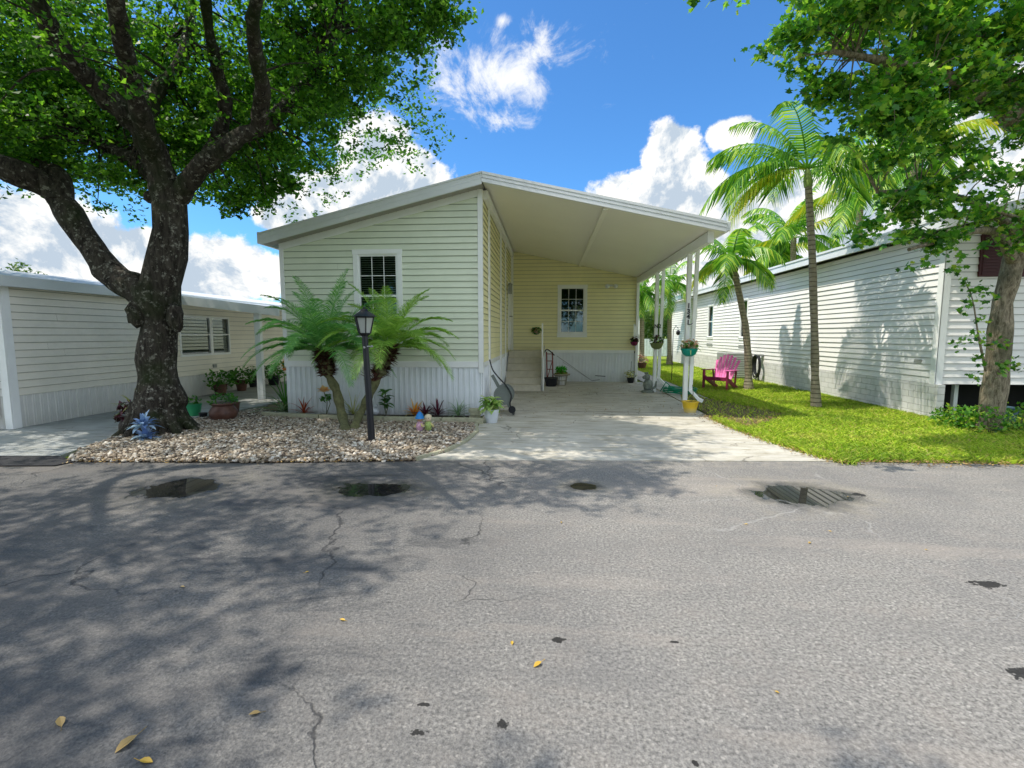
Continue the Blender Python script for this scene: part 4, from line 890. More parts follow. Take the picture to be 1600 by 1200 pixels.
def palm(loc, top, mid, r0, r1, shaft, nf, fl, label, group, lw=.045, llen=.5, seed=1, elr=(1.25, -.35), yellow=(), nleaf=34, droop=2.0, mat=None, cat='palm', dirs=None, trunkmat=None):
    loc = Vector(loc); top = Vector(top); rr_ = random.Random(seed); root = thing('palm_tree', loc, label, cat, group)
    q = spline([loc, Vector(mid), top], 8); k = len(q)-1; mb = MB(); mb.tube(q, [r0*(1.5-.5*min(1, i/2))+(r1-r0)*i/k for i in range(k+1)], 12, .15); mb.build('trunk', trunkmat or m_palmtrunk, root)
    if shaft:
        d = (q[-1]-q[-2]).normalized(); mb = MB(); mb.tube([top, top+d*shaft*.3, top+d*shaft*.8, top+d*shaft*1.1], [r1*1.25, r1*1.35, r1*.9, r1*.4], 12); mb.build('crownshaft', m_shaft, root); c = top+d*shaft
    else: c = top
    lst = dirs if dirs else [(j*2.39996+rr_.uniform(-.25, .25), elr[0]+(elr[1]-elr[0])*(j/(nf-1))+rr_.uniform(-.1, .1), 1) for j in range(nf)]
    for j, (a, el, s_) in enumerate(lst):
        d = Vector((math.cos(a)*math.cos(el), math.sin(a)*math.cos(el), math.sin(el)))
        frond(c, d, fl*s_*rr_.uniform(.9, 1.1), droop*rr_.uniform(.8, 1.2), nleaf, lw, llen, m_palmyel if j in yellow else (mat or m_palmfr), root, .14, 1.5, rr=.022, base_bare=.14)
    return root
b_ = G(1275, 640); tY = b_.y
palm(b_, A(1263, 292, tY), A(1270, 430, tY)+Vector((0, 0, 0)), .075, .062, .35, 12, 2.05, 'tall slender ringed palm with green crownshaft standing on the lawn before the white house', 'palms on the lawn between the houses', seed=4,
     dirs=[(3.0, .65, 1.05), (2.7, 1.1, .95), (3.5, .25, 1.15), (3.3, .0, .95), (.2, .7, .9), (.5, .3, 1), (-.3, .15, .95), (1.6, .6, .9), (4.6, .5, .9), (5.2, .2, .8), (1.2, 1.2, .8), (3.9, 1.15, .85), (2.2, .3, .9), (3.05, .3, 1.15), (2.9, .75, 1.0), (5.7, .7, .9)], yellow=(3,), lw=.038, llen=.58)
b_ = G(1170, 610); tY = b_.y
palm(b_, A(1148, 425, tY), A(1166, 520, tY), .10, .075, .35, 12, 1.55, 'shorter curved palm leaning left beside the pink chair', 'palms on the lawn between the houses', seed=6, elr=(1.2, -.3), yellow=(9,), lw=.045, llen=.5)
b_ = G(1003, 572)
palm(b_, A(1002, 455, b_.y), A(1003, 500, b_.y), .12, .1, 0, 16, 1.5, 'distant palm with drooping crown seen just past the yellow wall', 'far palms behind the homes', seed=8, elr=(1.2, -.9), lw=.06, llen=.5, nleaf=24)
b_ = G(1046, 571)
palm(b_, A(1046, 440, b_.y), A(1046, 500, b_.y), .12, .1, 0, 16, 1.9, 'distant palm with drooping crown rising between the two pairs of carport posts', 'far palms behind the homes', seed=9, elr=(1.2, -.9), lw=.06, llen=.5, nleaf=24)
for i, (px, py, Y_, fl_, sd_, lab) in enumerate(((1240, 372, 27, 3.2, 12, 'palm crown rising above the white house roof left of the tall palm trunk'), (1345, 300, 24, 3.6, 13, 'large pale palm crown rising above the white house roof right of the tall palm trunk'), (1215, 400, 30, 2.6, 14, 'small upright palm crown just above the far end of the white house roof'), (1430, 235, 20, 3.2, 15, 'palm crown mostly hidden behind the lobed leaves on the right'))):
    t_ = A(px, py, Y_); palm((t_.x, Y_, 0), t_, (t_.x+.1, Y_, t_.z/2), .16, .13, 0, 13, fl_, lab, 'palms behind the white house', seed=sd_, elr=(1.35, -.3), yellow=(5, 9), lw=.09, llen=.85, nleaf=30)
# ================================================================== far trees and fences
def bushtree(name, c, r, h, label, group, mat=m_fartree, n=420, ls=.22, trunk=True, cat='tree', tr_h=None):
    c = Vector(c); root = thing(name, c, label, cat, group)
    if trunk:
        mb = MB(); mb.tube([c, c+Vector((.1, 0, h*.4)), c+Vector((0, 0, h*.75))], [.2, .14, .05], 8, .3); mb.build('trunk', m_rbark, root)
    bl = [(c.x+R.uniform(-.6, .6)*r, c.y+R.uniform(-.6, .6)*r, c.z+h*R.uniform(.35, .85), r*.55, r*.55, h*.22) for _ in range(7)]
    T, L = twigs(bl, n, 9, ls*.9, .8); np_obj('crown', leaf_quads(L, ls, .3), 4, mat, root)
for i, (px, Y_, r_, h_, lab) in enumerate(((985, 42, 3, 4.0, 'low green tree behind the yellow wall corner'), (1022, 38, 2.6, 3.5, 'grey green tree behind the pale fence'), (1060, 44, 3, 4.0, 'bright green tree behind the far carport posts'), (1085, 48, 3, 3.6, 'distant green tree left of the white house end'),
        (330, 60, 5, 5, 'distant tree beyond the left awning'), (1330, 45, 5, 7, 'tall tree far behind the white house'), (1500, 40, 5, 7, 'tree far behind the white house on its right'))):
    q = G(px, 560); d = ray(px, 523); k = Y_/d.y
    bushtree('distant_tree', (d.x*k, Y_, 0), r_, h_, lab, 'trees beyond the far fence')
t0 = A(8, 418, 24); bushtree('distant_tree', (t0.x, 24, 0), 1.3, t0.z+.5, 'tree top showing over the left beige roof', 'trees beyond the far fence')
mb = corrugated((A(1050, 520, 33).x, 33), (A(1080, 520, 33).x+.6, 33), .0, A(1050, 508, 33).z, .25, .03); fo = mb.build('panel', simple('weathered_grey_fence', (.42, .43, .42), .6), None)
tag(fo, 'grey ribbed metal fence panel closing the gap by the white house', 'fence'); fo.name = 'ribbed_fence'
mb = corrugated((3.5, 36), (9.0, 36), .0, 1.25, .2, .015); fo = mb.build('pale_fence', simple('pale_blue_fence', (.62, .68, .72), .6), None)
tag(fo, 'pale blue white fence beyond the far palm', 'fence')
bo = thing('distant_house', (6.8, 44, 0), 'distant house with a dark blue window beyond the fences', 'house')
mb = MB(); mb.box(5.9, 9.5, 44, 50, 0, 3.4); mb.build('wall', m_fascia, bo)
mb = MB(); mb.box(6.4, 8.6, 43.95, 43.99, 2.1, 2.9); mb.build('window', simple('dark_blue_glass', (.01, .02, .06), .2), bo)
mb = MB(); mb.add([(5.6, 43.7, 3.35), (9.8, 43.7, 3.35), (9.8, 50.3, 3.35), (5.6, 50.3, 3.35), (7.7, 43.7, 4.2), (7.7, 50.3, 4.2)], [(0, 1, 4), (2, 3, 5), (0, 4, 5, 3), (1, 2, 5, 4)]); mb.build('roof', m_roof, bo)
# vegetation on the other side of the road (seen in glass and puddles)
for i, (x_, lab) in enumerate(((-9, 'broad green tree across the road behind the camera on the left'), (-2, 'broad green tree across the road straight behind the camera'), (6, 'broad green tree across the road behind the camera on the right'))):
    bushtree('roadside_tree', (x_*1.3, -16, 0), 6.2, 12.5, lab, 'trees across the road', m_fartree, 4200, .34)
# ================================================================== LAMP POST
lb = G(581, 692); lp = thing('lamp_post', lb, 'black lantern lamp post standing in the gravel bed', 'lamp post')
tp_ = A(570, 524, lb.y)
mb = MB(); mb.tube([lb, lb.lerp(tp_, .5), tp_], [.052, .045, .042], 14); mb.build('pole', m_black, lp)
mb = MB(); mb.bar(tp_.lerp(lb, .10)+Vector((-.01, -.02, 0)), tp_.lerp(lb, .10)+Vector((.1, -.02, .0)), .018); mb.blob(tp_.lerp(lb, .1)+Vector((.1, -.02, 0)), .018, 6); mb.blob(tp_.lerp(lb, .11)+Vector((-.0, -.05, 0)), .018, 6); mb.build('switch', m_metalpole, lp)
mb = MB(); z = tp_.z
def frustum(mb, c, r0, r1, z0, z1, n=4, rot=math.pi/4+.25):
    vs = [(c.x+r*math.cos(rot+2*math.pi*k/n), c.y+r*math.sin(rot+2*math.pi*k/n), zz) for r, zz in ((r0, z0), (r1, z1)) for k in range(n)]
    mb.add(vs, [(k, (k+1) % n, n+(k+1) % n, n+k) for k in range(n)]+[tuple(range(n))[::-1], tuple(range(n, 2*n))])
frustum(mb, tp_, .05, .085, z-.01, z+.02, 6, 0); frustum(mb, tp_, .085, .09, z+.02, z+.035, 6, 0)
for k in range(6):
    a = k*math.pi/3; mb.bar((tp_.x+.085*math.cos(a), tp_.y+.085*math.sin(a), z+.03), (tp_.x+.135*math.cos(a), tp_.y+.135*math.sin(a), z+.245), .014)
frustum(mb, tp_, .145, .15, z+.245, z+.262, 6, 0); mb.build('lantern', m_black, lp)
mb = MB(); frustum(mb, tp_, .078, .127, z+.034, z+.243, 6, 0); mb.build('glass', m_lglass, lp)
mb = MB(); frustum(mb, tp_, .185, .06, z+.263, z+.34, 6, 0); frustum(mb, tp_, .06, .05, z+.34, z+.37, 6, 0); mb.blob(tp_+Vector((0, 0, .385)), .018, 8); mb.build('cap', m_black, lp)
# ================================================================== TIMBER EDGING
tl = [g2(411, 652), g2(500, 657), g2(600, 660), g2(690, 662), g2(756, 663)]
for i in range(4):
    a, b = Vector(tl[i]+(0,)), Vector(tl[i+1]+(0,)); d = (b-a).normalized()*.006; mb = MB(); mb.bar(a+d+Vector((0, 0, .055)), b-d+Vector((0, 0, .055)), .10, .11)
    ord_ = ['leftmost, nearest the left neighbour driveway', 'second from left, behind the date palm bases', 'third from left, right of the lamp post', 'rightmost, ending at the white flower pot'][i]
    tag(mb.build('landscape_timber', m_timber, None, bevel=.012), 'pale bed edging timber '+ord_, 'timber', 'landscape timbers along the planting bed')
mb = MB(); pts = [g2(650, 720), g2(700, 706), g2(728, 692), g2(746, 676), (-1.3, 8.55)]
for i in range(4): mb.bar(Vector(pts[i]+(.02,)), Vector(pts[i+1]+(.02,)), .05, .06)
tag(mb.build('bed_edging', m_timber), 'thin edging strip between the gravel bed and the driveway', 'edging')
mb = MB()
for k, (dx, dz) in enumerate(((0, .05), (.02, .12), (-.01, .18))): mb.box(-1.33+dx-.1, -1.33+dx+.09, 8.62, 8.8, dz-.035, dz+.03)
tag(mb.build('paver_stack', m_timber, None, bevel=.012), 'small stack of pale paving blocks by the house corner', 'pavers')
# ================================================================== plants
def strap(mb, base, a, el, L_, w, droop, n=5, twist=0):
    p = Vector(base); d = Vector((math.cos(a)*math.cos(el), math.sin(a)*math.cos(el), math.sin(el))); s = Vector((-math.sin(a), math.cos(a), 0)); vs = []
    for i in range(n+1):
        ww = w*math.sin(math.pi*(.18+.80*i/n))**.8*.5; c = p+Vector((0, 0, 0)); vs += [c-s*ww+Vector((0, 0, ww*.4)), c, c+s*ww+Vector((0, 0, ww*.4))]
        p = p+d*L_/n; d = (d+Vector((0, 0, -droop/n))).normalized()
    mb.add(vs, [(3*i+j, 3*i+j+1, 3*i+j+4, 3*i+j+3) for i in range(n) for j in (0, 1)])
def rosette(name, c, n, L_, w, mat, label, cat='plant', group=None, droop=1.2, el=(1.4, .2), parent=None, seed=0, part='leaves'):
    rr_ = random.Random(seed+int(c[0]*100)); mb = MB()
    for j in range(n):
        u = j/max(1, n-1); strap(mb, Vector(c)+Vector((rr_.uniform(-.02, .02), rr_.uniform(-.02, .02), 0)), j*2.4+rr_.uniform(-.3, .3), el[0]+(el[1]-el[0])*u+rr_.uniform(-.12, .12), L_*rr_.uniform(.75, 1.15), w, droop*rr_.uniform(.7, 1.3))
    if parent is not None: return mb.build(part, mat, parent, smooth=True)
    o = mb.build(name, mat, None, smooth=True); return tag(o, label, cat, group)
def leafball(c, r, n, size, mat, parent, part='leaves', sq=(1, 1, .8), lobed=False, up=.4):
    c = np.array(c); P = c+rnd_unit(n)*(NR.uniform(.2, 1, (n, 1))**.5)*r*np.array(sq); return np_obj(part, leaf_quads(P, size, up, .6, lobed=lobed), 4, mat, parent)
def pot(c, r, h, mat, parent, name='pot', rim=True):
    mb = MB(); pr = [(r*.72, 0), (r*.92, h*.6), (r, h*.92)]+([(r*1.08, h*.92), (r*1.08, h), (r*.95, h)] if rim else [(r, h), (r*.93, h)])+[(r*.9, h*.85)]
    mb.lathe(c, pr, 22); mb.sm = True; mb.build(name, mat, parent)
    mb = MB(); mb.lathe(Vector(c)+Vector((0, 0, h*.84)), [(r*.9, 0), (r*.88, .01)], 16); mb.build('soil', m_soil, parent)
def bedp(px): return A(px, 640, 8.98)
grp = 'plants in the narrow bed against the skirting'
def BP(px, y=8.98): q = A(px, 640, y); return Vector((q.x, y, .03))
rosette('bromeliad', BP(475), 18, .34, .03, m_pred, 'spiky red bromeliad with dark tip at the left end of the skirting bed', 'bromeliad', grp, .9)
q = BP(510); o = thing('hibiscus_plant', q, 'leggy plant carrying one large peach bloom beside the left palm trunk', 'flowering plant', grp)
mb = MB(); mb.tube([q, q+Vector((.02, 0, .25)), q+Vector((-.03, 0, .42))], .008, 5); mb.tube([q, q+Vector((.08, 0, .2)), q+Vector((.05, 0, .32))], .007, 5); mb.build('stem', m_datetrunk, o)
leafball(q+Vector((0, 0, .33)), .12, 26, .10, m_pgreen, o); rosette('', q+Vector((-.02, -.05, .43)), 14, .15, .09, m_peach, '', parent=o, droop=.6, el=(1.2, .3), part='flower')
rosette('grass_clump', BP(552), 34, .45, .014, m_straw, 'yellowing grassy clump between the two palm trunks', 'grass clump', grp, .8)
q = BP(603); o = thing('rubber_plant', q, 'upright plant with broad glossy green leaves right of the lamp post', 'plant', grp)
mb = MB(); mb.tube([q, q+Vector((-.03, 0, .2)), q+Vector((.0, 0, .42))], .01, 5); mb.tube([q, q+Vector((.05, .0, .2))], .008, 5); mb.build('stem', m_datetrunk, o)
mb = MB()
for j in range(22): strap(mb, q+Vector((R.uniform(-.03, .03), R.uniform(-.03, .03), R.uniform(.12, .45))), j*2.4, R.uniform(-.1, .9), R.uniform(.14, .22), .085, .8)
mb.build('leaves', m_pgreen, o, smooth=True)
rosette('bromeliad', BP(648), 24, .30, .032, m_porange, 'orange and yellow bromeliad behind the garden figurine', 'bromeliad', grp, 1.0)
rosette('bromeliad', BP(664, 8.9), 20, .27, .04, m_ppurple, 'short dark maroon bromeliad between the orange one and the purple one', 'bromeliad', grp, 1.0)
rosette('bromeliad', BP(684), 24, .34, .026, m_ppurple, 'narrow leaved purple bromeliad left of the spider plant', 'bromeliad', grp, .8)
rosette('spider_plant', BP(716), 34, .36, .02, lm('grey_green_leaf', (.12, .22, .12), (.25, .36, .22), (.08, .16, .08)), 'arching grey green spider plant near the right end of the skirting bed', 'plant', grp, 1.3)
rosette('spider_plant', BP(440, 9.1), 26, .34, .022, lm('pale_leaf', (.3, .38, .26), (.12, .2, .1)), 'pale arching spider plant at the left corner of the house', 'plant', grp, 1.3)
rosette('lily_plant', Vector((-5.3, 9.4, .02)), 30, .75, .03, m_pgreen, 'tall strappy green plant at the left house corner', 'plant', grp, .8)
q = Vector((-5.45, 10.2, 0)); o = thing('croton_shrub', q, 'green and rust leaved shrub between the awning post and the green house', 'shrub')
mb = MB(); mb.tube([q, q+Vector((0, 0, .9))], .015, 5); mb.build('stem', m_datetrunk, o)
leafball(q+Vector((0, 0, .75)), .42, 160, .16, m_pgreen, o, sq=(.8, .8, 1.1)); leafball(q+Vector((-.15, -.1, .95)), .2, 40, .15, m_porange, o, part='rust_leaves')
mb = MB(); mb.blob(BP(587)+Vector((0, 0, .06)), .07, 12, (1, 1, 1)); mb.blob(BP(587)+Vector((0, 0, .17)), .045, 10)
tag(mb.build('white_ornament', m_whitepot), 'small rounded white ornament behind the lamp post base', 'ornament')
# blue and purple plants at the trunk foot
bp = G(229, 690); bl_ = thing('blue_leaf_plant', bp, 'powder blue leafy plant against the oak trunk foot', 'plant')
rosette('', bp+Vector((0, 0, .02)), 26, .25, .075, m_pblue, '', parent=bl_, droop=1.2, el=(1.5, .3)); rosette('', bp+Vector((-.03, .0, .2)), 26, .24, .075, m_pblue, '', parent=bl_, droop=1.4, el=(1.5, .3), part='upper_leaves')
mb = MB(); mb.tube([bp, bp+Vector((-.03, 0, .22))], .02, 6); mb.build('stem', m_datetrunk, bl_)
q = bp+Vector((-.02, .1, .1)); 
pp_ = G(197, 676); o = thing('caladium', pp_, 'dark purple leaved plant left of the blue one', 'plant'); leafball(pp_+Vector((0.05, 0, .26)), .21, 70, .14, m_ppurple, o, sq=(.8, .8, 1.35)); rosette('', pp_+Vector((.1, .1, .35)), 16, .4, .025, m_straw, '', parent=o, part='grass_blades')
q = G(303, 650); o = thing('potted_plant', q, 'green plastic bucket with a small plant right of the oak trunk', 'potted plant'); pot(q, .14, .24, m_greenpl, o); leafball(q+Vector((0, 0, .3)), .13, 40, .08, m_pgreen, o)
q = G(318, 655); o = thing('potted_plant', q, 'tiny black empty pot beside the green bucket', 'pot'); pot(q, .07, .12, m_black, o)
q = G(350, 657); o = thing('potted_plant', q, 'large round brown urn with trailing green plant at the bed edge', 'potted plant')
mb = MB(); mb.lathe(q, [(.15, 0), (.22, .08), (.235, .17), (.18, .26), (.17, .28), (.21, .31), (.20, .33), (.16, .32)], 24); mb.sm = True; mb.build('pot', m_terra, o); leafball(q+Vector((0, 0, .38)), .24, 150, .07, m_pgreen, o, sq=(1, 1, .7))
q = G(364, 648); o = thing('potted_plant', q, 'smaller brown pot half hidden behind the large brown urn', 'potted plant'); pot(q, .13, .24, m_terra, o); leafball(q+Vector((0, 0, .3)), .14, 50, .08, m_pgreen, o)
for px, py, r_, lab in ((345, 618, .16, 'low bushy fern pot nearest the oak along the beige wall'), (378, 611, .15, 'second fern pot along the beige wall'), (394, 605, .17, 'dark pot with fern just left of the awning post'), (428, 602, .18, 'black pot with green fern just right of the awning post')):
    q = G(px, py); o = thing('potted_plant', q, lab, 'potted plant', 'pots along the beige house'); pot(q, r_, .3, m_black if px > 390 else m_terra, o); leafball(q+Vector((0, 0, .42)), .36, 160, .13, m_pgreen, o, sq=(1, 1, .75))
# white pot with dumb cane
q = G(768, 661); o = thing('potted_plant', q, 'white pot of cream and green variegated leaves at the house corner', 'potted plant'); pot(q, .135, .25, m_whitepot, o, rim=False)
mb = MB()
for j in range(60): strap(mb, q+Vector((R.uniform(-.07, .07), R.uniform(-.07, .07), R.uniform(.22, .36))), j*2.4, R.uniform(.0, 1.2), R.uniform(.18, .30), .095, 1.5)
mb.build('leaves', m_pvar, o, smooth=True)
# figurine pair
q = G(663, 677); fg = thing('garden_figurine', q, 'small painted garden figurine with blue cap and striped clothes on the gravel', 'figurine')
c1, c2 = q+Vector((-.07, 0, 0)), q+Vector((.06, .02, 0))
mb = MB()
for c in (c1, c2):
    for s_ in (-1, 1): mb.blob(c+Vector((s_*.032, -.03, .025)), .032, 10, (1, 1.5, .8))
mb.build('shoes', simple('navy_paint', (.02, .04, .16), .4), fg)
mb = MB(); mb.lathe(c1, [(.035, .03), (.055, .08), (.06, .13), (.04, .18), (.025, .19)], 14); mb.sm = True; mb.build('body', simple('pink_stripe_paint', (.55, .32, .42), .5, .4, 40), fg)
mb = MB(); mb.lathe(c2, [(.035, .03), (.055, .08), (.06, .13), (.04, .18), (.025, .19)], 14); mb.sm = True; mb.build('body', simple('green_yellow_paint', (.32, .42, .12), .5, .4, 40), fg)
mb = MB(); mb.tube([c1+Vector((.03, -.03, .16)), c1+Vector((.06, -.07, .12)), c2+Vector((-.05, -.06, .14))], .014, 6); mb.tube([c1+Vector((-.04, 0, .16)), c1+Vector((-.08, -.02, .1))], .014, 6); mb.tube([c2+Vector((.04, 0, .16)), c2+Vector((.09, -.02, .11))], .014, 6); mb.build('arms', simple('yellow_sleeve', (.6, .5, .2), .5), fg)
for c, mname, col in ((c1, 'tan_skin_paint', (.55, .34, .22)), (c2, 'cream_skin_paint', (.72, .58, .42))):
    mb = MB(); mb.blob(c+Vector((0, 0, .235)), .05, 14); mb.blob(c+Vector((0, -.05, .228)), .009, 6); hd = mb.build('head', simple(mname, col, .5), fg)
    mb = MB()
    for s_ in (-1, 1): mb.blob(c+Vector((s_*.018, -.047, .245)), .006, 6)
    mb.build('eyes', m_black, hd)
mb = MB(); mb.lathe(c1+Vector((0, 0, .24)), [(.078, 0), (.065, .02), (.055, .05), (.03, .09), (.008, .11)], 16); mb.sm = True; mb.build('cap', simple('bright_blue_paint', (.01, .20, .55), .35), fg)
mb = MB(); mb.lathe(c2+Vector((0, 0, .255)), [(.06, 0), (.052, .03), (.02, .05)], 14); mb.sm = True; mb.build('hair', simple('pale_hair_paint', (.6, .5, .34), .5), fg)
# ================================================================== hose reel cart
q = G(789, 648); hr = thing('hose_reel_cart', q, 'grey folding hose reel cart leaning against the house side', 'hose reel')
def hp(px, py, dy=0): return A(px, py, 9.35+dy)
mb = MB()
for dy in (-.14, .16): mb.bar(hp(769, 586, dy), hp(803, 647, dy), .06, .035, up=(0, 1, 0)); mb.bar(hp(776, 628, dy), hp(790, 612, dy), .035, .03, up=(0, 1, 0))
mb.bar(hp(771, 592, -.14), hp(771, 592, .16), .03); mb.bar(hp(797, 638, -.14), hp(797, 638, .16), .03); mb.build('frame', m_greyp, hr, bevel=.005)
def disc(mb, c, r, w, n=20, axis='Y'):
    b = len(mb.v); c = Vector(c)
    for o_ in (-w/2, w/2):
        for k in range(n): a = 2*math.pi*k/n; mb.v.append((c.x+r*math.cos(a), c.y+o_, c.z+r*math.sin(a)))
    mb.f += [(b+k, b+(k+1) % n, b+n+(k+1) % n, b+n+k) for k in range(n)]+[tuple(b+k for k in range(n)), tuple(b+n+k for k in range(n))[::-1]]
mb = MB(); cc = hp(788, 616, 0); disc(mb, cc+Vector((0, -.17, 0)), .19, .02); disc(mb, cc+Vector((0, .17, 0)), .19, .02); disc(mb, cc, .06, .32); mb.build('reel', m_greyp, hr)
mb = MB(); mb.tube([cc+Vector((.11*math.cos(a), -.12+.24*((a/50) % 1), .11*math.sin(a))) for a in [i*.4 for i in range(120)]], .016, 5); mb.tube(spline([hp(765, 562, -.1), hp(770, 578, -.12), hp(781, 592, -.15), hp(792, 604, -.2), hp(799, 618, -.2), hp(797, 632, -.2), hp(803, 648, -.2)], 5), .013, 6); mb.build('hose', m_hosebk, hr)
mb = MB(); disc(mb, hp(800, 640, -.2), .07, .03); disc(mb, hp(800, 640, .2), .07, .03); mb.build('wheel', m_black, hr)
# hand truck + bin, basket, pole
q = G(860, 599); ht = thing('hand_truck', q, 'rusty red hand truck standing beside the steps', 'hand truck')
def tb(px, py, Y): return A(px, py, Y)
mb = MB()
for px in (855, 864): mb.tube([tb(px, 597, 14.9), tb(px-1, 550, 14.9)], .018, 6)
for py in (590, 577, 564, 553): mb.bar(tb(855, py, 14.9), tb(863, py, 14.9), .02)
mb.bar(tb(855, 592, 14.9), tb(864, 560, 14.9), .02); mb.build('frame', m_red, ht)
mb = MB(); mb.tube(spline([tb(850, 552, 14.9), tb(854, 546, 14.9), tb(860, 549, 14.9), tb(866, 555, 14.8)], 4), .018, 6); mb.build('handle', m_black, ht)
q = G(862, 600); mb = MB(); mb.lathe((G(861, 600).x, 14.6, .012), [(.15, 0), (.19, .2), (.21, .24), (.2, .26), (.18, .24)], 4+14); tag(mb.build('black_tub', m_black, None), 'black plastic tub on the slab against the hand truck', 'tub')
q = Vector((A(877, 590, 14.7).x, 14.9, .012)); bk = thing('basket_planter', q, 'bleached wire basket holding a bright green fern beside the black tub', 'planter')
mb = MB()
for k in range(20):
    a = k*math.pi/10; mb.bar(q+Vector((.15*math.cos(a), .15*math.sin(a), .0)), q+Vector((.19*math.cos(a), .19*math.sin(a), .3)), .012)
for z_, r_ in ((.01, .15), (.15, .17), (.3, .2)): mb.tube([q+Vector((r_*math.cos(i*.35), r_*math.sin(i*.35), z_)) for i in range(19)], .012, 5)
mb.tube([q+Vector((.26*math.cos(i*.35), .2*math.sin(i*.35), .33)) for i in range(19)], .02, 5)
mb.build('basket', m_wicker, bk); leafball(q+Vector((0, 0, .37)), .2, 60, .12, m_straw, bk, part='dry_leaves', sq=(1, 1, .4)); leafball(q+Vector((.0, 0, .48)), .2, 200, .08, lm('lime_fern', (.03, .35, .02), (.08, .5, .04)), bk, sq=(1, 1, .6))
mb = MB(); mb.lathe((q.x, q.y, .012), [(.11, 0), (.14, .28)], 14); mb.build('liner', m_trim, bk)
mb = MB(); mb.tube([A(870, 556, 15.9), A(925, 595, 15.3)], .009, 6); mb.tube([A(880, 566, 15.9), A(925, 595, 15.3)], .006, 5); mb.bar(A(925, 595, 15.3), A(932, 593, 15.3)+Vector((.1, 0, 0)), .03)
tag(mb.build('garden_rake', m_metalpole), 'thin long handled rake leaning on the corrugated skirting', 'rake')
mb = MB(); mb.tube([A(930, 587, 15.6), A(946, 588, 15.6)], .012, 5); tag(mb.build('garden_stake', m_black), 'short dark stick lying against the corrugated skirting', 'stick')
# black pot with yellow flowers at the rear post
q = G(984, 598); q.y = min(q.y, 15.8); o = thing('potted_plant', q, 'black pot with pale yellow flowers at the far end of the skirting', 'potted plant'); pot(q+Vector((0, 0, .012)), .12, .17, m_black, o); leafball(q+Vector((0, 0, .3)), .2, 80, .07, m_straw, o); leafball(q+Vector((-.02, -.1, .28)), .12, 24, .07, lm('pale_yellow_petal', (.8, .75, .4), (.75, .78, .6)), o, part='flowers')
mb = MB(); mb.tube([q+Vector((0, 0, .3)), q+Vector((.01, 0, .7))], .007, 5); mb.build('stem', m_black, o)
# hanging wall basket near the door
q = A(838, 516, BY-.12); o = thing('wall_basket', q, 'small basket of green and red trailing flowers hung by the steps', 'hanging basket')
mb = MB(); mb.lathe(q+Vector((0, 0, -.1)), [(.03, -.05), (.09, 0), (.11, .08), (.1, .085)], 14); mb.bar(q+Vector((0, .1, .1)), q+Vector((0, 0, .1)), .012); mb.build('bowl', m_wicker, o)
leafball(q, .17, 110, .09, m_pgreen, o); leafball(q+Vector((.0, -.1, 0)), .1, 20, .07, m_pink, o, part='flowers')
for k in range(5): pass
# planters hung on the posts
def planter(px, py, Y, r, mat, fl, label, extra=None):
    q = A(px, py, Y); q.x = max(q.x, CX-.05) if px > 1000 else q.x; o = thing('hanging_planter', q, label, 'planter', 'planters hung on the carport posts')
    mb = MB(); mb.lathe(q, [(r*.35, -r*.85), (r*.75, -r*.6), (r, 0), (r*1.05, .02), (r*.92, .02), (r*.7, -r*.4)], 20); mb.sm = True; mb.build('bowl', mat, o)
    mb = MB(); mb.bar(q+Vector((-.02, r*.9, -.05)), q+Vector((-.02, r*.9, .12)), .03, .02); mb.build('bracket', m_metalpole, o)
    leafball(q+Vector((0, 0, .08)), r*1.1, 70, .08, m_pgreen, o, sq=(1, .8, .6)); leafball(q+Vector((0, -.03, .10)), r*1.15, 70, .075, fl, o, part='flowers', sq=(1, .8, .7)); return o, q
o, q = planter(1077, 546, PY1-.2, .165, m_teal, m_pink, 'teal bowl planter with pink flowers on the numbered nearest post')
rosette('', q+Vector((0, 0, .02)), 16, .34, .03, m_pvar, '', parent=o, droop=1.4, el=(1.0, .2), part='trailing_leaves')
for k in range(16): pass
o, q = planter(1026, 537, PY2-.2, .17, m_olive, m_maroonfl, 'olive bowl planter with dark maroon flowers on the middle post')
o, q = planter(991, 535, BY-.25, .125, m_purple, m_maroonfl, 'small maroon bowl planter on the far corner post')
mb = MB(); mb.add([A(990, 506, BY-.3), A(992, 506, BY-.3), A(1000, 528, BY-.3), A(990, 530, BY-.3)], [(0, 1, 2, 3)]); mb.build('cloth_sling', m_trim, o)
# yellow pot with stick
q = Vector((CX+.08, 9.75, .012)); q = G(1078, 644, .012); o = thing('potted_plant', q, 'yellow tapered pot with a bare twig in front of the nearest post', 'potted plant'); pot(q, .155, .22, m_yellowpot, o)
mb = MB(); mb.tube([q+Vector((.02, 0, .18)), q+Vector((.05, 0, .38)), q+Vector((.03, 0, .55))], .006, 5); mb.tube([q+Vector((.02, 0, .18)), q+Vector((-.05, 0, .34))], .005, 5); mb.build('twig', m_datetrunk, o)
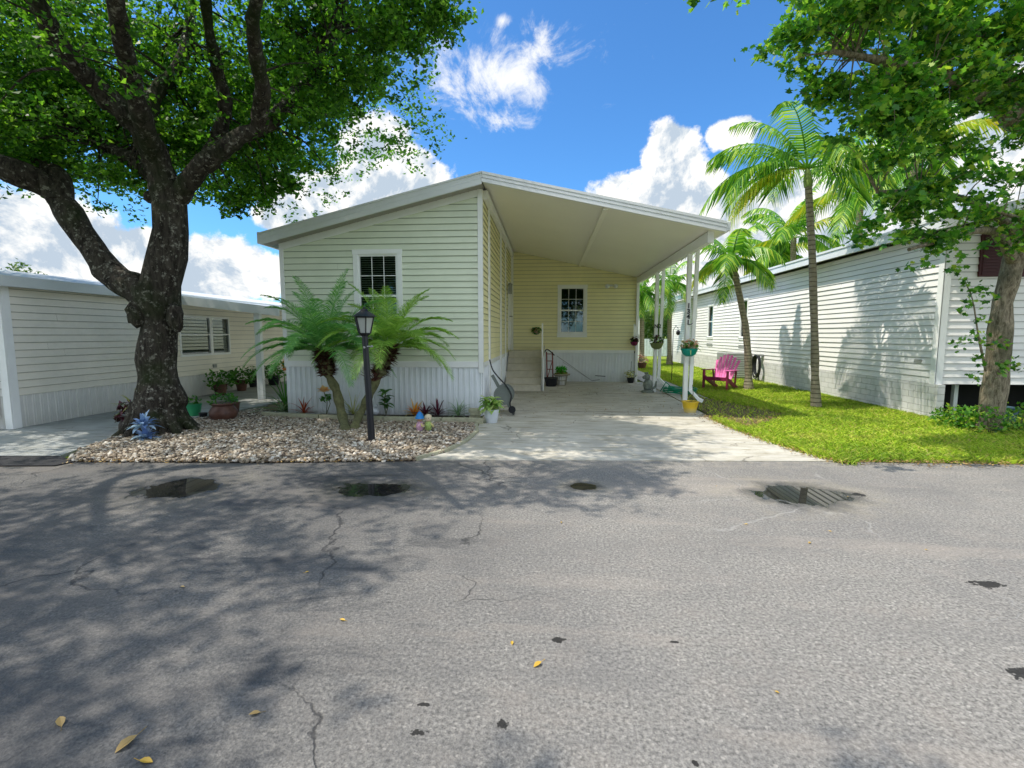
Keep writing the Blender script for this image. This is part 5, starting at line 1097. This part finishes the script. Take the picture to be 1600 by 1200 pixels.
# statue and green hose by the second post
q = G(1013, 612); o = thing('garden_statue', q, 'weathered grey stone garden animal statue beside the middle post', 'statue')
q = Vector((CX-.18, PY2-.05, .012))
mb = MB(); mb.lathe(q, [(.17, 0), (.17, .04), (.12, .06)], 14); mb.blob(q+Vector((0, 0, .2)), .13, 14, (1, 1, 1.3), .2); mb.blob(q+Vector((-.04, -.04, .42)), .085, 12, (1, 1, 1), .15); mb.blob(q+Vector((-.12, -.06, .41)), .045, 8); mb.blob(q+Vector((-.02, 0, .52)), .03, 8); mb.blob(q+Vector((-.07, .02, .52)), .03, 8); mb.tube([q+Vector((.1, 0, .1)), q+Vector((.2, 0, .15)), q+Vector((.22, 0, .3))], [.04, .03, .02], 8); mb.build('body', m_statue, o)
q = Vector((3.45, 13.0, .02)); mb = MB(); pts = []
for i in range(150): a = i*.25; r_ = .30+.05*math.sin(i*.37); pts.append(q+Vector((r_*1.25*math.cos(a), r_*math.sin(a), .015+.14*i/150+.01*math.sin(i*.9))))
pts += [q+Vector((-.2, -.25, .1)), q+Vector((-.4, -.15, .3)), q+Vector((-.5, 0, .05))]
mb.tube(pts, .016, 6); tag(mb.build('garden_hose', m_hosegr), 'green garden hose coiled on the ground behind the middle post', 'hose')
# small potted flower at the far path
q = G(1003, 577); o = thing('potted_plant', q, 'little red and white flower pot by the far palm foot', 'potted plant'); pot(q, .2, .3, m_terra, o); leafball(q+Vector((0, 0, .45)), .3, 60, .14, m_pink, o, part='flowers')
# shepherd post / thin ornaments right behind post 2
q = Vector((4.1, 16.5, 0)); mb = MB(); mb.tube([q, q+Vector((0, 0, 1.7)), q+Vector((.08, 0, 1.85)), q+Vector((.16, 0, 1.75))], .012, 6); mb.blob(q+Vector((.16, 0, 1.62)), .07, 8, (1, 1, 1.3)); tag(mb.build('shepherd_hook', m_black), 'thin black garden hook with a hanging ornament on the far lawn', 'garden hook')
# coiled black hose on the white wall
hc = AX(1186, 568, rx0-.12); o = thing('hose_hanger', (hc.x, hc.y, 0), 'black hose coiled on a hanger on the white house wall', 'hose')
mb = MB()
for k in range(9):
    ry_ = .19+.012*k+R.uniform(-.02, .02); rz_ = .34+R.uniform(-.03, .05); off = R.uniform(-.03, .03)
    mb.tube([hc+Vector((-.02-.012*k, ry_*math.sin(a)+off, .28+rz_*math.cos(a)-rz_)) for a in [i*.33 for i in range(20)]], .016, 6)
mb.tube([hc+Vector((-.05, -.15, -.1)), hc+Vector((-.07, -.2, -.5)), hc+Vector((-.06, -.1, -.62)), hc+Vector((-.05, .1, -.5))], .016, 6); mb.build('hose', m_hosebk, o)
mb = MB(); mb.box(hc.x-.1, rx0+.0-.001, hc.y-.1, hc.y+.1, hc.z+.24, hc.z+.3); mb.build('bracket', m_metalpole, o)
# ================================================================== ADIRONDACK CHAIR
cb_ = G(1124, 609); ac = thing('adirondack_chair', cb_, 'pink slatted garden chair with maroon arms and legs on the lawn', 'chair')
ang = rad(-42)        # local -Y is the front
CMx = Matrix.Translation(cb_) @ Matrix.Rotation(ang, 4, 'Z')
def cbar(mb, a, b, w, h, up=(0, 0, 1)):
    a = CMx @ Vector(a); b = CMx @ Vector(b); u = CMx.to_3x3() @ Vector(up); mb.bar(a, b, w, h, u)
mb = MB()
for k in range(7):
    x_ = (k-3)*.083; t_ = 1-abs(k-3)**2*.018; top_ = Vector((x_*1.25, .52, .98*t_)); bot = Vector((x_*.85, .17, .30)); cbar(mb, bot, top_, .076, .02, (0, 1, .3))
mb.build('backrest', m_pinkL, ac, bevel=.008)
mb = MB()
for k in range(6): cbar(mb, (-.27, -.28+k*.088, .37-.02*k), (.27, -.28+k*.088, .37-.02*k), .08, .02)
mb.build('seat', m_pinkD, ac, bevel=.005)
for s_ in (-1, 1):
    mb = MB(); cbar(mb, (s_*.33, -.36, .57), (s_*.33, .35, .555), .12, .022); mb.build('armrest', m_pinkL if s_ > 0 else m_pinkD, ac, bevel=.008)
    mb = MB(); cbar(mb, (s_*.33, -.29, 0), (s_*.33, -.29, .56), .035, .11, (0, 1, 0)); mb.build('leg', m_pinkD, ac, bevel=.005)
    mb = MB(); cbar(mb, (s_*.29, -.30, .36), (s_*.29, .52, .02), .035, .11, (0, 0, 1)); mb.build('leg', m_pinkD, ac, bevel=.005)
    mb = MB(); cbar(mb, (s_*.33, .28, .54), (s_*.29, .33, .1), .035, .05, (0, 1, 0)); mb.build('arm_support', m_pinkD, ac, bevel=.004)
mb = MB(); cbar(mb, (-.3, .34, .52), (.3, .34, .52), .04, .03); cbar(mb, (-.3, -.31, .33), (.3, -.31, .33), .03, .1, (0, 0, 1)); mb.build('cross_rail', m_pinkD, ac, bevel=.004)
# ================================================================== shrubs at the right trunk
for px, py, r_, lab in ((1500, 672, .33, 'low green shrub left of the grey trunk'), (1545, 680, .38, 'glossy green shrub directly before the grey trunk'), (1590, 676, .4, 'green shrub right of the grey trunk at the photo edge')):
    q = G(px, py); o = thing('shrub', q, lab, 'shrub', 'shrubs at the foot of the right tree'); leafball(q+Vector((0, .1, .18)), r_, 420, .075, m_rleaf, o, sq=(1.1, 1, .75)); mb = MB()
    for k in range(6): mb.tube([q, q+Vector((R.uniform(-.2, .2), R.uniform(-.2, .2), .3))], [.01, .004], 4)
    mb.build('stem', m_datetrunk, o)
# ================================================================== puddles, fallen leaves
def leaf_proto():
    mb = MB(); vs = []; 
    prof = [(-.5, 0), (-.25, .2), (.05, .26), (.3, .15), (.5, 0), (.3, -.15), (.05, -.26), (-.25, -.2)]
    vs = [(x_*1.0, y_*1.0, .06+abs(y_)*.5) for x_, y_ in prof]+[(-.45, 0, .04), (.45, 0, .1)]
    mb.add(vs, [(0, 1, 2, 3, 4), (4, 5, 6, 7, 0)]); mb.bar((-.5, 0, .05), (-.9, .05, .12), .03); return mb
spots = [(840, 1040, .05, 'curled yellow leaf lying alone nearest the middle of the asphalt'), (800, 1006, .03, 'small tan leaf left of the curled yellow one'), (877, 817, .03, 'small orange leaf at the edge of the driveway shadow'), (1265, 849, .035, 'yellow leaf below the right hand puddle'), (1297, 831, .025, 'tiny pale leaf right below the right hand puddle'), (1166, 820, .03, 'pale leaf left below the right hand puddle'), (1447, 860, .025, 'small yellow leaf far right on the asphalt'), (480, 895, .03, 'yellow leaf on the tree shadow edge'), (535, 970, .035, 'yellow leaf beside the damp patch'), (95, 1130, .06, 'brown curled leaf in the lower left shadow'), (198, 1165, .08, 'long brown leaf in the lower left shadow'), (228, 1192, .05, 'pale leaf at the lower left frame edge'), (398, 1117, .045, 'grey leaf on the cracked asphalt lower left'), (1214, 1083, .02, 'tiny cream leaf in the lower right asphalt'), (285, 918, .03, 'small brown leaf in the left tree shadow'), (1325, 777, .03, 'brown leaf at the right end of the right hand puddle'), (1120, 760, .02, 'tiny leaf on the asphalt before the driveway')]
pm = None
for i, (px, py, s_, lab) in enumerate(spots):
    if pm is None: base_l = leaf_proto().build('fallen_leaf', m_fallen); o = base_l; pm = o
    else:
        o = pm.copy(); COL.objects.link(o)
    q = G(px, py); o.location = (q.x, q.y, .004); o.scale = (s_, s_, s_); o.rotation_euler = (0, R.uniform(-.2, .2), R.uniform(0, 6.28)); tag(o, lab, 'leaf', 'leaves fallen on the road')
    if 'brown' in lab or 'grey' in lab:
        if 'brown_leaf' not in bpy.data.meshes: mm = pm.data.copy(); mm.name = 'brown_leaf'; mm.materials[0] = m_litter
        o.data = bpy.data.meshes['brown_leaf']
# uncountable litter: driveway crumbs, bed edge, lawn edge
xs = []; ys_ = []
x, y = scatter([(-1.1, 8.7), (3.0, 9.0), (3.0, 15.8), (-1, 13.2)], 520); xs.append(x); ys_.append(y)
def along(pts, n, w):
    X = []; Yl = []
    for _ in range(n):
        i = R.randrange(len(pts)-1); t_ = R.random(); X.append(pts[i][0]+(pts[i+1][0]-pts[i][0])*t_+R.gauss(0, w)); Yl.append(pts[i][1]+(pts[i+1][1]-pts[i][1])*t_+R.gauss(0, w))
    return np.array(X), np.array(Yl)
for pts, n, w in ((dr, 1100, .10), ([g2(1310, 723), g2(1600, 728)], 500, .08), ([g2(120, 723), g2(645, 721)], 380, .07), (bare[2:5], 500, .2)):
    x, y = along(pts, n, w); xs.append(x); ys_.append(y)
x, y = scatter(bare, 2500); xs.append(x); ys_.append(y); x, y = scatter(near, 3500); xs.append(x); ys_.append(y)
X = np.concatenate(xs); Yc = np.concatenate(ys_); C = np.stack([X, Yc, np.full(len(X), .028)+NR.uniform(0, .02, len(X))], 1)
tag(np_obj('leaf_litter', leaf_quads(C, .038, 1.6, .5), 4, m_litter), 'brown leaf litter scattered along driveway and lawn edges', 'leaf litter', kind='stuff')
# ================================================================== SKY
SE = rad(62); sun_vec = Vector((-.455, -.10, .885)).normalized(); SE = math.asin(sun_vec.z); AZ = math.atan2(sun_vec.x, sun_vec.y)
w = bpy.data.worlds.new('World'); S.world = w; w.use_nodes = True; nt = w.node_tree; nt.nodes.clear()
W = NT.__new__(NT); W.m = w; W.t = nt
out = W.n('ShaderNodeOutputWorld'); bg = W.n('ShaderNodeBackground'); W.l(bg.outputs[0], out.inputs[0])
sky = W.n('ShaderNodeTexSky'); sky.sky_type = 'NISHITA'; sky.sun_disc = False; sky.sun_elevation = SE; sky.sun_rotation = AZ; sky.air_density = 1.0; sky.dust_density = .6; sky.ozone_density = 2.5
tc = W.n('ShaderNodeTexCoord'); D = tc.outputs['Generated']
SKYT = (.54, 1.04, 1.46)
skc = W.mix(1.0, sky.outputs[0], SKYT, 'MULTIPLY')
def blobn(px, py, rx, ry_):
    d = ray(px, py).normalized(); f_ = (F*F+(px-800)**2+(py-600)**2)**.5
    s = W.n('ShaderNodeVectorMath', operation='SUBTRACT'); W.l(D, s.inputs[0]); s.inputs[1].default_value = d
    m = W.n('ShaderNodeVectorMath', operation='MULTIPLY'); W.l(s.outputs[0], m.inputs[0]); m.inputs[1].default_value = (f_/rx, f_/rx, f_/ry_)
    l_ = W.n('ShaderNodeVectorMath', operation='LENGTH'); W.l(m.outputs[0], l_.inputs[0]); return W.math('SUBTRACT', 1.0, l_.outputs['Value'])
CL = [(50, 385, 145, 90), (210, 400, 85, 48), (360, 420, 95, 62), (250, 450, 150, 40), (590, 235, 65, 60), (620, 290, 95, 80), (530, 310, 110, 45), (460, 345, 60, 35), (1052, 240, 50, 58), (1000, 308, 100, 42), (1085, 300, 50, 50), (1144, 206, 44, 28),
      (1560, 190, 100, 60), (1500, 290, 170, 70), (1300, 330, 160, 90), (1180, 350, 130, 60), (1100, 440, 130, 60), (1650, 80, 60, 60), (950, 430, 120, 40), (1720, 330, 150, 120), (-150, 350, 160, 120), (-300, 150, 180, 120)]
WI = [(765, 125, 185, 75), (885, 72, 110, 50), (700, 130, 70, 60), (785, 32, 20, 13), (800, 190, 70, 30)]
def mx(l):
    v = None
    for c in l:
        b = blobn(*c); v = b if v is None else W.math('MAXIMUM', v, b)
    return v
cumul = mx(CL); wisp = mx(WI)
n1 = W.noise(7, D, 8, .62, .25); n2 = W.noise(26, D, 5, .65)
mp = W.n('ShaderNodeVectorMath', operation='ADD'); W.l(D, mp.inputs[0]); mp.inputs[1].default_value = (-.018, 0, .028)
n1b = W.noise(7, mp.outputs[0], 8, .62, .25)
den = W.math('ADD', W.math('ADD', cumul, W.math('MULTIPLY', W.math('SUBTRACT', n1, .5), 1.35)), W.math('MULTIPLY', W.math('SUBTRACT', n2, .5), .7))
a1 = W.maprange(den, .0, .22, 0, 1, True)
dn2 = W.math('ADD', wisp, W.math('MULTIPLY', W.math('SUBTRACT', W.noise(9, D, 9, .7, .8), .53), 4.5)); dn2 = W.math('ADD', dn2, W.math('MULTIPLY', W.math('SUBTRACT', n2, .5), 1.0))
a2 = W.math('MULTIPLY', W.maprange(dn2, .1, 1.3, 0, 1, True), .85)
# unseen noise clouds behind the viewer, made brighter to fill-light the shaded fronts
sepd = W.n('ShaderNodeSeparateXYZ'); W.l(D, sepd.inputs[0]); back = W.maprange(sepd.outputs[1], .25, -.1)
a3 = W.math('MULTIPLY', W.maprange(W.noise(2.5, D, 7, .6), .40, .52, 0, 1, True), back)
al = W.math('MAXIMUM', W.math('MAXIMUM', a1, a2), a3)
shade = W.maprange(W.math('ADD', W.math('MULTIPLY', W.math('SUBTRACT', n1, n1b), 8.5), W.math('MULTIPLY', W.math('SUBTRACT', .55, W.math('MULTIPLY', cumul, .9)), .6)), -.45, .45)
ccol = W.mix(shade, (3.7, 4.4, 5.2), (7.8, 7.7, 7.4))
ccol = W.mix(back, ccol, W.mix(shade, (5.8, 6.9, 8.6), (10.2, 11.0, 12.2))); fin = W.mix(al, skc, ccol); W.l(fin, bg.inputs[0]); bg.inputs[1].default_value = .15  # separate brighter colour for the unseen fill-light clouds
sl = bpy.data.lights.new('sun', 'SUN'); sl.energy = 5.0; sl.angle = rad(.53); sl.color = (1, .93, .82); so = bpy.data.objects.new('sun', sl); COL.objects.link(so)
so.rotation_euler = (-sun_vec).to_track_quat('-Z', 'Y').to_euler(); so.location = (0, 0, 30)
S.view_settings.view_transform = 'Standard'; S.view_settings.look = 'None'; S.view_settings.exposure = 0; S.view_settings.gamma = 1
S.render.engine = 'CYCLES'; S.cycles.use_denoising = True; S.cycles.max_bounces = 7; S.cycles.diffuse_bounces = 4; S.cycles.transparent_max_bounces = 12; S.cycles.caustics_reflective = False; S.cycles.caustics_refractive = False
